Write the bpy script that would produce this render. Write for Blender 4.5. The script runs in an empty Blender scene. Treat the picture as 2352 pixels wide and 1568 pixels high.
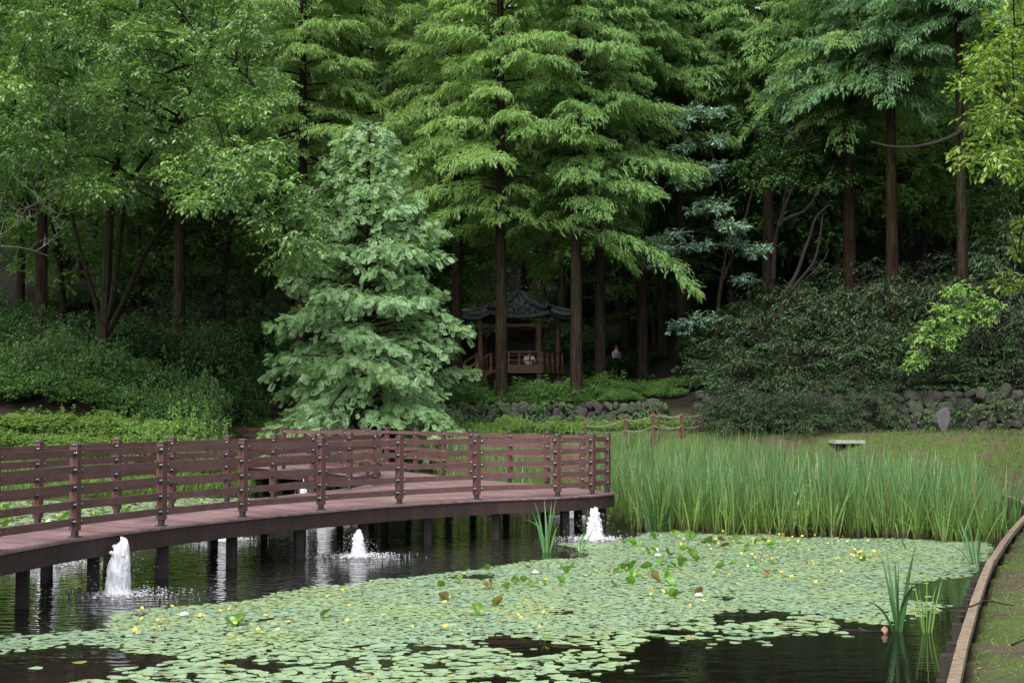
import bpy, math, random
import numpy as np
from mathutils import Vector

R = np.random.default_rng(7)
rad = math.radians
C = bpy.context.scene.collection

# ------------------------------------------------------------------ camera
CAM_Z = 2.33
FPX = 3266.7            # focal length in the units of a 2352 x 1568 frame
PITCH = rad(2.926)
cam_d = bpy.data.cameras.new("camera")
cam = bpy.data.objects.new("camera", cam_d)
C.objects.link(cam)
cam.location = (0, 0, CAM_Z)
cam.rotation_euler = (rad(90) + PITCH, 0, 0)
cam_d.sensor_width = 36
cam_d.lens = 50
cam_d.clip_start = 0.1
cam_d.clip_end = 2000
bpy.context.scene.camera = cam

# ------------------------------------------------------------------ light
SUN_EL, SUN_AZ = 52, 205      # azimuth: compass-like, measured from +Y towards +X
w = bpy.data.worlds.new("World")
bpy.context.scene.world = w
w.use_nodes = True
nt = w.node_tree
nt.nodes.clear()
sky = nt.nodes.new("ShaderNodeTexSky")
sky.sky_type = 'NISHITA'
sky.sun_disc = False
sky.sun_elevation = rad(SUN_EL)
sky.sun_rotation = rad(SUN_AZ)
sky.air_density = 1.0
sky.dust_density = 4.0
sky.ozone_density = 1.0
hs = nt.nodes.new("ShaderNodeHueSaturation")
hs.inputs['Saturation'].default_value = 0.35
bg = nt.nodes.new("ShaderNodeBackground")
bg.inputs['Strength'].default_value = 0.15
out = nt.nodes.new("ShaderNodeOutputWorld")
nt.links.new(sky.outputs[0], hs.inputs['Color'])
nt.links.new(hs.outputs[0], bg.inputs['Color'])
nt.links.new(bg.outputs[0], out.inputs['Surface'])
sd = bpy.data.lights.new("sun", 'SUN')
sd.energy = 1.5
sd.angle = rad(25)
sd.color = (1.0, 0.96, 0.9)
so = bpy.data.objects.new("sun", sd)
C.objects.link(so)
# light travels from the sun towards the scene
sv = Vector((math.sin(rad(SUN_AZ)) * math.cos(rad(SUN_EL)), math.cos(rad(SUN_AZ)) * math.cos(rad(SUN_EL)), math.sin(rad(SUN_EL))))
so.rotation_euler = sv.to_track_quat('Z', 'Y').to_euler()
vs = bpy.context.scene.view_settings
vs.view_transform = 'Standard'
vs.look = 'None'
vs.gamma = 1
vs.exposure = 1.75
cy = bpy.context.scene.cycles
cy.max_bounces = 8
cy.diffuse_bounces = 3
cy.glossy_bounces = 3
cy.transmission_bounces = 5
cy.use_denoising = True

# ------------------------------------------------------------------ helpers
CP, SP = math.cos(PITCH), math.sin(PITCH)


def ray(u, v):
    xu, yu = (u - 1176) / FPX, (784 - v) / FPX
    return np.array([xu, CP - yu * SP, SP + yu * CP])


def at(u, v, d):
    """the point seen at (u, v) of the photograph, d metres ahead"""
    r = ray(u, v)
    return np.array([0, 0, CAM_Z]) + r * (d / r[1])


def on(u, v, z=0.0):
    """the point seen at (u, v) on the level z"""
    r = ray(u, v)
    return np.array([0, 0, CAM_Z]) + r * ((z - CAM_Z) / r[2])


def proj(p):
    p = np.atleast_2d(p) - np.array([0, 0, CAM_Z])
    f = p[:, 1] * CP + p[:, 2] * SP
    y = -p[:, 1] * SP + p[:, 2] * CP
    return 1176 + FPX * p[:, 0] / f, 784 - FPX * y / f, f


def unit(a):
    a = np.asarray(a, float)
    return a / np.maximum(np.linalg.norm(a, axis=-1, keepdims=True), 1e-9)


def inpoly(x, y, poly):
    x, y = np.asarray(x, float), np.asarray(y, float)
    c = np.zeros(x.shape, bool)
    n = len(poly)
    for i in range(n):
        x1, y1 = poly[i]
        x2, y2 = poly[(i + 1) % n]
        if y1 == y2:
            continue
        m = ((y1 > y) != (y2 > y)) & (x < (x2 - x1) * (y - y1) / (y2 - y1) + x1)
        c ^= m
    return c


def polydist(x, y, poly):
    x, y = np.asarray(x, float), np.asarray(y, float)
    d = np.full(x.shape, 1e9)
    n = len(poly)
    for i in range(n):
        x1, y1 = poly[i]
        x2, y2 = poly[(i + 1) % n]
        dx, dy = x2 - x1, y2 - y1
        t = np.clip(((x - x1) * dx + (y - y1) * dy) / (dx * dx + dy * dy), 0, 1)
        d = np.minimum(d, np.hypot(x - x1 - t * dx, y - y1 - t * dy))
    return d


def sstep(a, b, x):
    t = np.clip((np.asarray(x, float) - a) / (b - a), 0, 1)
    return t * t * (3 - 2 * t)


class MB:
    """collects pieces of geometry into one mesh"""

    def __init__(self):
        self.V, self.F, self.n = [], [], 0

    def add(self, v, f):
        v = np.asarray(v, float).reshape(-1, 3)
        f = np.asarray(f, int)
        if f.ndim == 1:
            f = f[None, :]
        self.V.append(v)
        self.F.append(f + self.n)
        self.n += len(v)

    def box(self, c, s, rz=0.0, top=1.0):
        x, y, z = np.array(s) / 2
        v = np.array([[-x, -y, -z], [x, -y, -z], [x, y, -z], [-x, y, -z],
                      [-x * top, -y * top, z], [x * top, -y * top, z], [x * top, y * top, z], [-x * top, y * top, z]])
        cs, sn = math.cos(rz), math.sin(rz)
        v = np.stack([v[:, 0] * cs - v[:, 1] * sn, v[:, 0] * sn + v[:, 1] * cs, v[:, 2]], 1) + np.array(c)
        self.add(v, [[0, 3, 2, 1], [4, 5, 6, 7], [0, 1, 5, 4], [1, 2, 6, 5], [2, 3, 7, 6], [3, 0, 4, 7]])

    def beam(self, a, b, wd, h, up=(0, 0, 1)):
        """a bar from a to b, wd wide, h high"""
        a, b = np.array(a, float), np.array(b, float)
        d = unit(b - a)
        s = unit(np.cross(d, up))
        u = np.cross(s, d)
        v = []
        for p in (a, b):
            for i, j in ((-1, -1), (1, -1), (1, 1), (-1, 1)):
                v.append(p + s * i * wd / 2 + u * j * h / 2)
        self.add(v, [[0, 1, 2, 3], [7, 6, 5, 4], [0, 4, 5, 1], [1, 5, 6, 2], [2, 6, 7, 3], [3, 7, 4, 0]])

    def tube(self, pts, rr, n=6):
        pts = np.asarray(pts, float)
        m = len(pts)
        rr = np.broadcast_to(np.asarray(rr, float), (m,))
        t = np.gradient(pts, axis=0)
        t = unit(t)
        ref = np.array([0.31, 0.17, 0.93]) if abs(t[0] @ np.array([0.31, 0.17, 0.93])) < 0.9 else np.array([1.0, 0, 0])
        a = unit(np.cross(t, ref))
        b = np.cross(t, a)
        th = np.arange(n) * 2 * math.pi / n
        v = pts[:, None, :] + rr[:, None, None] * (a[:, None, :] * np.cos(th)[None, :, None] + b[:, None, :] * np.sin(th)[None, :, None])
        i, k = np.meshgrid(np.arange(m - 1), np.arange(n), indexing='ij')
        k2 = (k + 1) % n
        f = np.stack([i * n + k, i * n + k2, (i + 1) * n + k2, (i + 1) * n + k], -1).reshape(-1, 4)
        self.add(v, f)

    def lathe(self, prof, c=(0, 0, 0), n=12):
        prof = np.asarray(prof, float)
        th = np.arange(n) * 2 * math.pi / n
        v = np.stack([prof[:, None, 0] * np.cos(th), prof[:, None, 0] * np.sin(th), np.repeat(prof[:, 1:2], n, 1)], -1)
        m = len(prof)
        i, k = np.meshgrid(np.arange(m - 1), np.arange(n), indexing='ij')
        k2 = (k + 1) % n
        f = np.stack([i * n + k, i * n + k2, (i + 1) * n + k2, (i + 1) * n + k], -1).reshape(-1, 4)
        self.add(v.reshape(-1, 3) + np.array(c), f)

    def scatter(self, tv, tf, pos, dr, up, sc):
        """copies of a small template, its y along dr and its z near up"""
        tv = np.asarray(tv, float)
        tf = np.asarray(tf, int)
        pos, dr, up = np.asarray(pos, float), unit(dr), np.asarray(up, float)
        sc = np.broadcast_to(np.asarray(sc, float), (len(pos),))
        x = unit(np.cross(dr, up))
        z = np.cross(x, dr)
        M = np.stack([x, dr, z], 1) * sc[:, None, None]
        v = np.einsum('kj,njl->nkl', tv, M) + pos[:, None, :]
        f = tf[None] + (np.arange(len(pos)) * len(tv))[:, None, None]
        self.add(v.reshape(-1, 3), f.reshape(-1, tf.shape[1]))

    def mesh(self, name, mat, origin=None, smooth=False):
        me = bpy.data.meshes.new(name)
        V = np.concatenate(self.V)
        if origin is not None:
            V = V - np.array(origin)
        lt, li = [], []
        for f in self.F:
            lt.append(np.full(len(f), f.shape[1]))
            li.append(f.reshape(-1))
        lt, li = np.concatenate(lt), np.concatenate(li)
        me.vertices.add(len(V))
        me.vertices.foreach_set('co', V.astype(np.float32).ravel())
        me.loops.add(len(li))
        me.loops.foreach_set('vertex_index', li.astype(np.int32))
        me.polygons.add(len(lt))
        me.polygons.foreach_set('loop_start', np.concatenate([[0], np.cumsum(lt)[:-1]]).astype(np.int32))
        me.polygons.foreach_set('loop_total', lt.astype(np.int32))
        me.polygons.foreach_set('use_smooth', np.full(len(lt), bool(smooth)))
        me.update(calc_edges=True)
        me.materials.append(mat)
        return me

    def build(self, name, mat, parent=None, world=True, smooth=False):
        """one object; world: the points are world points even under a parent"""
        org = np.array(parent['_abs']) if (parent is not None and world) else None
        return put(name, self.mesh(name, mat, org, smooth), parent)


def put(name, me, parent=None):
    o = bpy.data.objects.new(name, me)
    C.objects.link(o)
    if parent is not None:
        o.parent = parent
        if '_abs' in parent:
            o['_abs'] = parent['_abs']
    return o


def tag(o, label=None, cat=None, group=None, kind=None):
    if label:
        o['label'] = label
    if cat:
        o['category'] = cat
    if group:
        o['group'] = group
    if kind:
        o['kind'] = kind
    return o


def thing(name, label, cat, loc=(0, 0, 0), group=None):
    o = bpy.data.objects.new(name, None)
    o.empty_display_size = 0.2
    C.objects.link(o)
    o.location = [float(q) for q in loc]
    o['_abs'] = [float(q) for q in loc]
    return tag(o, label, cat, group)


def copy_tree(o, parent=None):
    c = o.copy()
    C.objects.link(c)
    c.parent = parent
    for ch in list(o.children):
        copy_tree(ch, c)
    return c


# ------------------------------------------------------------------ materials
def newmat(name):
    m = bpy.data.materials.new(name)
    m.use_nodes = True
    t = m.node_tree
    return m, t, t.nodes['Principled BSDF'], t.nodes['Material Output']


def mixcol(t, fac, a, b, mode='MIX'):
    n = t.nodes.new('ShaderNodeMix')
    n.data_type = 'RGBA'
    n.blend_type = mode
    for s, x in ((0, fac), (6, a), (7, b)):
        if hasattr(x, 'is_linked') or hasattr(x, 'links'):
            t.links.new(x, n.inputs[s])
        else:
            n.inputs[s].default_value = x if s == 0 else (*x, 1)
    return n.outputs[2]


def noise(t, scale, detail=4, rough=0.55, coord='Object', stretch=None, w=None):
    tc = t.nodes.new('ShaderNodeTexCoord')
    src = tc.outputs[coord]
    if stretch is not None:
        mp = t.nodes.new('ShaderNodeMapping')
        mp.inputs['Scale'].default_value = stretch
        t.links.new(src, mp.inputs[0])
        src = mp.outputs[0]
    n = t.nodes.new('ShaderNodeTexNoise')
    n.inputs['Scale'].default_value = scale
    n.inputs['Detail'].default_value = detail
    n.inputs['Roughness'].default_value = rough
    t.links.new(src, n.inputs['Vector'])
    return n.outputs['Fac']


def ramp(t, fac, *stops):
    r = t.nodes.new('ShaderNodeValToRGB')
    e = r.color_ramp.elements
    while len(e) < len(stops):
        e.new(0.5)
    for el, (p, c) in zip(e, stops):
        el.position = p
        el.color = (*c, 1) if len(c) == 3 else c
    t.links.new(fac, r.inputs[0])
    return r.outputs[0]


def bump(t, h, strength, dist=0.02):
    b = t.nodes.new('ShaderNodeBump')
    b.inputs['Strength'].default_value = strength
    b.inputs['Distance'].default_value = dist
    t.links.new(h, b.inputs['Height'])
    return b.outputs[0]


def leaf_mat(name, c1, c2, c3=None, trans=0.35, rough=0.5, spec=0.35, clump=0.35):
    m, t, p, o = newmat(name)
    g = t.nodes.new('ShaderNodeNewGeometry')
    oi = t.nodes.new('ShaderNodeObjectInfo')
    col = mixcol(t, g.outputs['Random Per Island'], c1, c2)
    if c3:
        nz = ramp(t, noise(t, 0.55, 3, 0.6), (0.42, (0, 0, 0)), (0.66, (1, 1, 1)))
        col = mixcol(t, nz, col, c3)
    hsv = t.nodes.new('ShaderNodeHueSaturation')
    mr = t.nodes.new('ShaderNodeMapRange')
    mr.inputs[3].default_value = 1 - clump
    mr.inputs[4].default_value = 1 + clump
    t.links.new(oi.outputs['Random'], mr.inputs[0])
    t.links.new(mr.outputs[0], hsv.inputs['Value'])
    t.links.new(col, hsv.inputs['Color'])
    col = hsv.outputs[0]
    t.links.new(col, p.inputs['Base Color'])
    p.inputs['Roughness'].default_value = rough
    p.inputs['Specular IOR Level'].default_value = spec
    tr = t.nodes.new('ShaderNodeBsdfTranslucent')
    tcol = mixcol(t, 1.0, col, (1.25, 1.25, 0.6), 'MULTIPLY')
    t.links.new(tcol, tr.inputs['Color'])
    mx = t.nodes.new('ShaderNodeMixShader')
    mx.inputs[0].default_value = trans
    t.links.new(p.outputs[0], mx.inputs[1])
    t.links.new(tr.outputs[0], mx.inputs[2])
    t.links.new(mx.outputs[0], o.inputs['Surface'])
    return m


def plain(name, c1, c2=None, scale=6, rough=0.7, spec=0.3, bmp=0.0, stretch=None, metal=0.0, island=0.0, wear=0.0):
    m, t, p, o = newmat(name)
    c2 = c2 or c1
    nz = noise(t, scale, 5, 0.6, stretch=stretch)
    col = mixcol(t, ramp(t, nz, (0.35, (0, 0, 0)), (0.68, (1, 1, 1))), c1, c2)
    if island:
        g = t.nodes.new('ShaderNodeNewGeometry')
        hsv = t.nodes.new('ShaderNodeHueSaturation')
        mr = t.nodes.new('ShaderNodeMapRange')
        mr.inputs[3].default_value = 1 - island
        mr.inputs[4].default_value = 1 + island
        t.links.new(g.outputs['Random Per Island'], mr.inputs[0])
        t.links.new(mr.outputs[0], hsv.inputs['Value'])
        t.links.new(col, hsv.inputs['Color'])
        col = hsv.outputs[0]
    t.links.new(col, p.inputs['Base Color'])
    p.inputs['Roughness'].default_value = rough
    p.inputs['Specular IOR Level'].default_value = spec
    p.inputs['Metallic'].default_value = metal
    if bmp:
        t.links.new(bump(t, nz, bmp), p.inputs['Normal'])
    if wear:
        big = noise(t, 1.1, 6, 0.7)
        fine = noise(t, 1, 4, 0.7, stretch=(14, 14, 40))
        k_ = math2(t, 'MULTIPLY', ramp(t, big, (0.45, (0, 0, 0)), (0.75, (1, 1, 1))), ramp(t, fine, (0.35, (0.2, 0.2, 0.2)), (0.7, (1, 1, 1))))
        col = mixcol(t, math2(t, 'MULTIPLY', k_, wear), col, tuple(q * 1.5 + 0.03 for q in c2))
        t.links.new(col, p.inputs['Base Color'])
        t.links.new(ramp(t, big, (0.3, (rough - 0.12,) * 3), (0.7, (rough + 0.2,) * 3)), p.inputs['Roughness'])
    return m


def math2(t, op, a, b):
    n = t.nodes.new('ShaderNodeMath')
    n.operation = op
    for s, x in ((0, a), (1, b)):
        if isinstance(x, (int, float)):
            n.inputs[s].default_value = x
        else:
            t.links.new(x, n.inputs[s])
    return n.outputs[0]


M = {}
M['bark'] = plain('bark_brown', (0.013, 0.0098, 0.0072), (0.030, 0.022, 0.0165), 5, 0.95, 0.03, 0.7, (6, 6, 0.5))
M['bark_red'] = plain('bark_red_brown', (0.011, 0.007, 0.0045), (0.027, 0.0165, 0.011), 5, 0.95, 0.03, 0.7, (6, 6, 0.5))
M['bark_grey'] = plain('bark_grey', (0.012, 0.010, 0.007), (0.032, 0.028, 0.020), 8, 0.9, 0.05, 0.5, (3, 3, 1))
M['bark_pale'] = plain('bark_pale', (0.038, 0.034, 0.03), (0.075, 0.067, 0.058), 8, 0.9, 0.15, 0.3)
M['bark_dark'] = plain('bark_dark', (0.010, 0.008, 0.007), (0.02, 0.017, 0.014), 8, 0.9, 0.15, 0.5)
M['yg'] = leaf_mat('needle_yellow_green', (0.12, 0.212, 0.056), (0.182, 0.29, 0.096), None, 0.52, 0.55, 0.25, 0.12)
for key in ('bark', 'bark_red', 'bark_grey'):
    t = M[key].node_tree
    p = t.nodes['Principled BSDF']
    src = p.inputs['Base Color'].links[0].from_socket
    col = mixcol(t, ramp(t, noise(t, 1, 5, 0.65, stretch=(2.5, 2.5, 0.8)), (0.5, (0, 0, 0)), (0.66, (1, 1, 1))), src, (0.018, 0.024, 0.009))
    rid = noise(t, 1, 3, 0.6, stretch=(26, 26, 1.3))
    col = mixcol(t, ramp(t, rid, (0.42, (0, 0, 0)), (0.58, (1, 1, 1))), mixcol(t, 1.0, col, (0.4, 0.4, 0.4), 'MULTIPLY'), col)
    t.links.new(col, p.inputs['Base Color'])
    t.links.new(bump(t, rid, 0.9, 0.05), p.inputs['Normal'])
M['g'] = leaf_mat('needle_green', (0.098, 0.192, 0.056), (0.156, 0.262, 0.09), None, 0.5, 0.55, 0.25, 0.12)
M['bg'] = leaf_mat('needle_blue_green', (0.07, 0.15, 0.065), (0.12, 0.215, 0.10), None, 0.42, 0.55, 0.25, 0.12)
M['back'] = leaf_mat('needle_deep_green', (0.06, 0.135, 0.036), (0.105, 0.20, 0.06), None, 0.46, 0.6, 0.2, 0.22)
M['pale'] = leaf_mat('leaf_pale_blue_green', (0.10, 0.19, 0.08), (0.21, 0.325, 0.175), (0.14, 0.25, 0.095), 0.30, 0.5, 0.35, 0.1)
M['cherry'] = leaf_mat('leaf_glossy_green', (0.07, 0.145, 0.045), (0.125, 0.225, 0.075), (0.14, 0.25, 0.06), 0.33, 0.36, 0.5, 0.1)
M['yellow_leaf'] = leaf_mat('leaf_yellow_green', (0.09, 0.16, 0.022), (0.155, 0.235, 0.045), None, 0.42, 0.42, 0.4, 0.1)
M['dogwood'] = leaf_mat('leaf_grey_green', (0.08, 0.15, 0.105), (0.16, 0.25, 0.185), None, 0.28, 0.4, 0.45, 0.1)
M['yew'] = leaf_mat('leaf_dark_evergreen', (0.009, 0.026, 0.008), (0.034, 0.070, 0.022), None, 0.28, 0.5, 0.35, 0.25)
M['maple'] = leaf_mat('leaf_fresh_green', (0.12, 0.23, 0.05), (0.19, 0.31, 0.08), None, 0.38, 0.5, 0.3, 0.1)
M['azalea'] = leaf_mat('leaf_mid_green', (0.036, 0.088, 0.021), (0.078, 0.15, 0.042), None, 0.3, 0.5, 0.3, 0.2)
M['lime'] = leaf_mat('leaf_lime_green', (0.08, 0.16, 0.036), (0.17, 0.265, 0.07), None, 0.38, 0.5, 0.3, 0.15)
M['mid'] = leaf_mat('leaf_wood_green', (0.033, 0.08, 0.022), (0.072, 0.142, 0.042), None, 0.42, 0.5, 0.3, 0.25)
M['creeper'] = leaf_mat('creeper_leaf', (0.016, 0.046, 0.012), (0.045, 0.095, 0.026), None, 0.3, 0.5, 0.3, 0.1)
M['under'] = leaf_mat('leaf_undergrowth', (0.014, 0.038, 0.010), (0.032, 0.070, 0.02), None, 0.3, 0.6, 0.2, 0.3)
M['post'] = plain('stained_timber', (0.052, 0.02, 0.016), (0.072, 0.028, 0.023), 9, 0.5, 0.35, 0.15, (6, 6, 0.7), 0, 0.2, 0.5)
M['rail'] = plain('stained_rail', (0.052, 0.024, 0.021), (0.076, 0.036, 0.032), 5, 0.5, 0.4, 0.1, None, 0, 0.26, 0.55)
M['deck'] = plain('deck_plank', (0.10, 0.056, 0.059), (0.145, 0.086, 0.090), 3, 0.36, 0.55, 0.12, (1, 6, 1), 0, 0.26, 0.5)
M['fascia'] = plain('dark_stained_board', (0.016, 0.0075, 0.0065), (0.026, 0.012, 0.0105), 4, 0.6, 0.3, 0.1, (4, 4, 0.4), 0, 0.2, 0.3)
M['pile'] = plain('dark_pile', (0.007, 0.004, 0.0036), (0.014, 0.008, 0.007), 6, 0.6, 0.3, 0.2, (5, 5, 0.6))
M['iron'] = plain('dark_metal', (0.03, 0.032, 0.034), (0.055, 0.058, 0.06), 20, 0.42, 0.5, 0, None, 0.6)
M['bolt'] = plain('galvanised_bolt', (0.45, 0.46, 0.47), (0.6, 0.6, 0.62), 30, 0.35, 0.5, 0, None, 0.7)
M['stone'] = plain('wall_stone', (0.10, 0.092, 0.078), (0.25, 0.225, 0.195), 3.5, 0.9, 0.2, 0.5, None, 0, 0.45)
M['granite'] = plain('pale_granite', (0.12, 0.115, 0.10), (0.19, 0.18, 0.165), 12, 0.8, 0.2, 0.3)
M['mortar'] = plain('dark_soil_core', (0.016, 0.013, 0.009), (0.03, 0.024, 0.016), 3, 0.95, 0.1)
M['tile'] = plain('roof_tile', (0.026, 0.027, 0.038), (0.055, 0.057, 0.075), 5, 0.55, 0.4, 0.2)
M['pavwood'] = plain('amber_timber', (0.050, 0.025, 0.011), (0.08, 0.041, 0.017), 6, 0.55, 0.35, 0.2, (5, 5, 0.6))
M['rope'] = plain('pale_rope', (0.09, 0.084, 0.072), (0.14, 0.13, 0.115), 40, 0.9, 0.1)
M['fencepost'] = plain('fence_post_red_brown', (0.045, 0.02, 0.015), (0.066, 0.03, 0.022), 6, 0.7, 0.25, 0.2)
M['timber'] = plain('weathered_timber', (0.075, 0.057, 0.04), (0.16, 0.122, 0.087), 5, 0.85, 0.2, 0.4, (3, 3, 3))
M['stake'] = plain('wet_dark_stake', (0.009, 0.007, 0.0055), (0.02, 0.015, 0.011), 8, 0.7, 0.3, 0.3)


# ------------------------------------------------------------------ the lie of the land
POND = [(2.2, 7.4), (3.05, 9.95), (3.93, 12.4), (4.68, 14.45), (6.25, 18.6), (8.05, 23.0), (10.5, 29), (11.6, 34), (11.2, 38.5), (9, 41.5), (5, 43.5),
        (1, 45), (-4, 46.6), (-7.6, 46.2), (-7.6, 42.5), (-8.4, 40.2), (-11, 38.8), (-16, 37.6), (-21, 34), (-24, 26), (-24, 12), (-18, 6), (-8, 4.6), (0, 5)]
WALL = [(-70, 40), (-40, 42), (-15, 43.6), (-12, 45), (-10.6, 50.6), (-4, 50.6), (3, 50.2), (7, 48.4), (11, 46.4), (16, 44.6), (24, 42), (40, 36), (70, 24)]
WX, WY = np.array(WALL)[:, 0], np.array(WALL)[:, 1]
_g = np.random.default_rng(3)
NW = [(_g.uniform(0.15, 1.3), _g.uniform(0, 6.28), _g.uniform(0, 6.28)) for _ in range(14)]


def ripple(x, y):
    s = 0
    for k, a, ph in NW:
        s = s + np.sin((x * math.cos(a) + y * math.sin(a)) * k + ph) / len(NW)
    return s


def height(x, y):
    x, y = np.asarray(x, float), np.asarray(y, float)
    ins = inpoly(x, y, POND)
    s = polydist(x, y, POND)
    near = 0.36 + 0.035 * np.minimum(s, 8)
    left = sstep(-6, -12, x) * 0.25
    far = 0.12 + (1.52 + left) * sstep(0, 3.4, s) + 0.03 * np.minimum(s, 6)
    wf = np.maximum(sstep(30, 38, y), sstep(-9, -16, x) * sstep(20, 32, y))
    z = near * (1 - wf) + far * wf
    yw = np.interp(x, WX, WY)
    b = y - yw
    a = np.interp(x, [-30, -12, -6, 3, 6, 12, 30], [0.16, 0.14, 0.07, 0.065, 0.2, 0.36, 0.36])
    up = 2.62 + a * np.minimum(b, 14) + 0.30 * np.maximum(b - 14, 0)
    z = np.where(b > 0, np.maximum(up, z), z)
    z = z + 0.10 * ripple(x * 2.2, y * 2.2) * sstep(0.2, 2.5, s)
    z = np.where(ins, -0.12 - 0.6 * np.minimum(s / 0.9, 1), z)
    return z


def ground(x, y):
    return float(height(np.array([x]), np.array([y]))[0])


xs = np.concatenate([np.linspace(-160, -30, 27)[:-1], np.arange(-30, 30, 0.3), np.linspace(30, 160, 27)])
ys = np.concatenate([np.linspace(-60, 0, 13)[:-1], np.arange(0, 62, 0.3), np.linspace(62, 200, 50)])
gx, gy = np.meshgrid(xs, ys, indexing='ij')
gz = height(gx, gy)
mb = MB()
i, k = np.meshgrid(np.arange(len(xs) - 1), np.arange(len(ys) - 1), indexing='ij')
ny = len(ys)
mb.add(np.stack([gx, gy, gz], -1), np.stack([i * ny + k, (i + 1) * ny + k, (i + 1) * ny + k + 1, i * ny + k + 1], -1).reshape(-1, 4))
m, t, p, o = newmat('ground_moss_and_soil')
n1 = noise(t, 0.9, 6, 0.65)
n2 = noise(t, 7, 5, 0.65)
moss = mixcol(t, n2, (0.020, 0.034, 0.008), (0.052, 0.074, 0.019))
soil = mixcol(t, n2, (0.024, 0.018, 0.012), (0.065, 0.052, 0.036))
col = mixcol(t, ramp(t, n1, (0.47, (0, 0, 0)), (0.6, (1, 1, 1))), moss, soil)
# forest litter beyond the terrace, its colour darkened to deepen the wood's shade
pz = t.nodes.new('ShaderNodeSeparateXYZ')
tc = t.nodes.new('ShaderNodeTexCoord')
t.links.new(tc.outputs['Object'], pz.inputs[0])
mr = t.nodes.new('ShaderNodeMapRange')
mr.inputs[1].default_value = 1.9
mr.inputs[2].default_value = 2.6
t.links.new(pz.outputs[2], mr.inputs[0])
dark_litter = mixcol(t, n2, (0.0035, 0.003, 0.002), (0.009, 0.0072, 0.0045))
col = mixcol(t, mr.outputs[0], col, dark_litter)
t.links.new(col, p.inputs['Base Color'])
p.inputs['Roughness'].default_value = 0.95
p.inputs['Specular IOR Level'].default_value = 0.1
t.links.new(bump(t, n2, 0.8, 0.05), p.inputs['Normal'])
M['ground'] = m
tag(mb.build('ground', m, smooth=True), kind='structure')

# fountains first: the water ripples around them.  (u, v of the foam, height, radius, lean)
JETS = [(270, 1362, 0.78, 0.165, 'tall white water jet in front of the boardwalk, the tallest and nearest'),
        (823, 1275, 0.46, 0.13, 'short pointed white jet in front of the middle of the boardwalk'),
        (1366, 1236, 0.64, 0.17, 'broad white jet beside the rounded boardwalk corner and the reeds'),
        (1317, 1187, 0.48, 0.15, 'small jet half hidden behind the boardwalk corner piles'),
        (696, 1170, 0.74, 0.14, 'jet in the dark gap between the two boardwalk arms'),
        (745, 1197, 0.42, 0.15, 'low jet glimpsed under the deck between piles'),
        (515, 1238, 0.30, 0.13, 'low bubbling jet behind the near boardwalk arm'),
        (112, 1292, 0.74, 0.15, 'white jet behind the railing by the yellow flowered pads')]
JP = [on(u, v) for u, v, *_ in JETS]

m, t, p, o = newmat('pond_water')
na = noise(t, 1.0, 2, 0.45, stretch=(1.3, 3.4, 1))
nb = noise(t, 1.0, 2, 0.45, stretch=(3.6, 9.5, 1))
tc = t.nodes.new('ShaderNodeTexCoord')
mask = None
ring = None
for q in JP:
    d = t.nodes.new('ShaderNodeVectorMath')
    d.operation = 'DISTANCE'
    t.links.new(tc.outputs['Object'], d.inputs[0])
    d.inputs[1].default_value = (q[0], q[1], 0)
    mr = t.nodes.new('ShaderNodeMapRange')
    mr.interpolation_type = 'SMOOTHSTEP'
    mr.inputs[1].default_value = 0.1
    mr.inputs[2].default_value = 6.5
    mr.inputs[3].default_value = 1
    mr.inputs[4].default_value = 0
    t.links.new(d.outputs['Value'], mr.inputs[0])
    if mask is None:
        mask = mr.outputs[0]
        ring = d.outputs['Value']
    else:
        a = t.nodes.new('ShaderNodeMath')
        a.operation = 'MAXIMUM'
        t.links.new(mask, a.inputs[0])
        t.links.new(mr.outputs[0], a.inputs[1])
        mask = a.outputs[0]
        b = t.nodes.new('ShaderNodeMath')
        b.operation = 'MINIMUM'
        t.links.new(ring, b.inputs[0])
        t.links.new(d.outputs['Value'], b.inputs[1])
        ring = b.outputs[0]


def math2(t, op, a, b):
    n = t.nodes.new('ShaderNodeMath')
    n.operation = op
    for s, x in ((0, a), (1, b)):
        if isinstance(x, (int, float)):
            n.inputs[s].default_value = x
        else:
            t.links.new(x, n.inputs[s])
    return n.outputs[0]


sn = math2(t, 'SINE', math2(t, 'MULTIPLY', math2(t, 'ADD', ring, math2(t, 'MULTIPLY', na, 0.8)), 21.0), 0.0)
hgt = math2(t, 'ADD', math2(t, 'MULTIPLY', nb, math2(t, 'ADD', math2(t, 'MULTIPLY', mask, 2.2), 0.05)),
            math2(t, 'ADD', math2(t, 'MULTIPLY', na, math2(t, 'ADD', math2(t, 'MULTIPLY', mask, 0.95), 0.10)), math2(t, 'MULTIPLY', math2(t, 'MULTIPLY', sn, mask), 0.16)))
t.links.new(bump(t, hgt, 0.7, 0.06), p.inputs['Normal'])
t.links.new(mixcol(t, noise(t, 0.5, 3), (0.002, 0.0028, 0.002), (0.006, 0.0055, 0.0032)), p.inputs['Base Color'])
p.inputs['Roughness'].default_value = 0.04
p.inputs['IOR'].default_value = 1.33
M['water'] = m
mb = MB()
mb.add([(-34, -2, 0), (24, -2, 0), (24, 52, 0), (-34, 52, 0)], [[0, 1, 2, 3]])
tag(mb.build('water', m), kind='structure')
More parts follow.
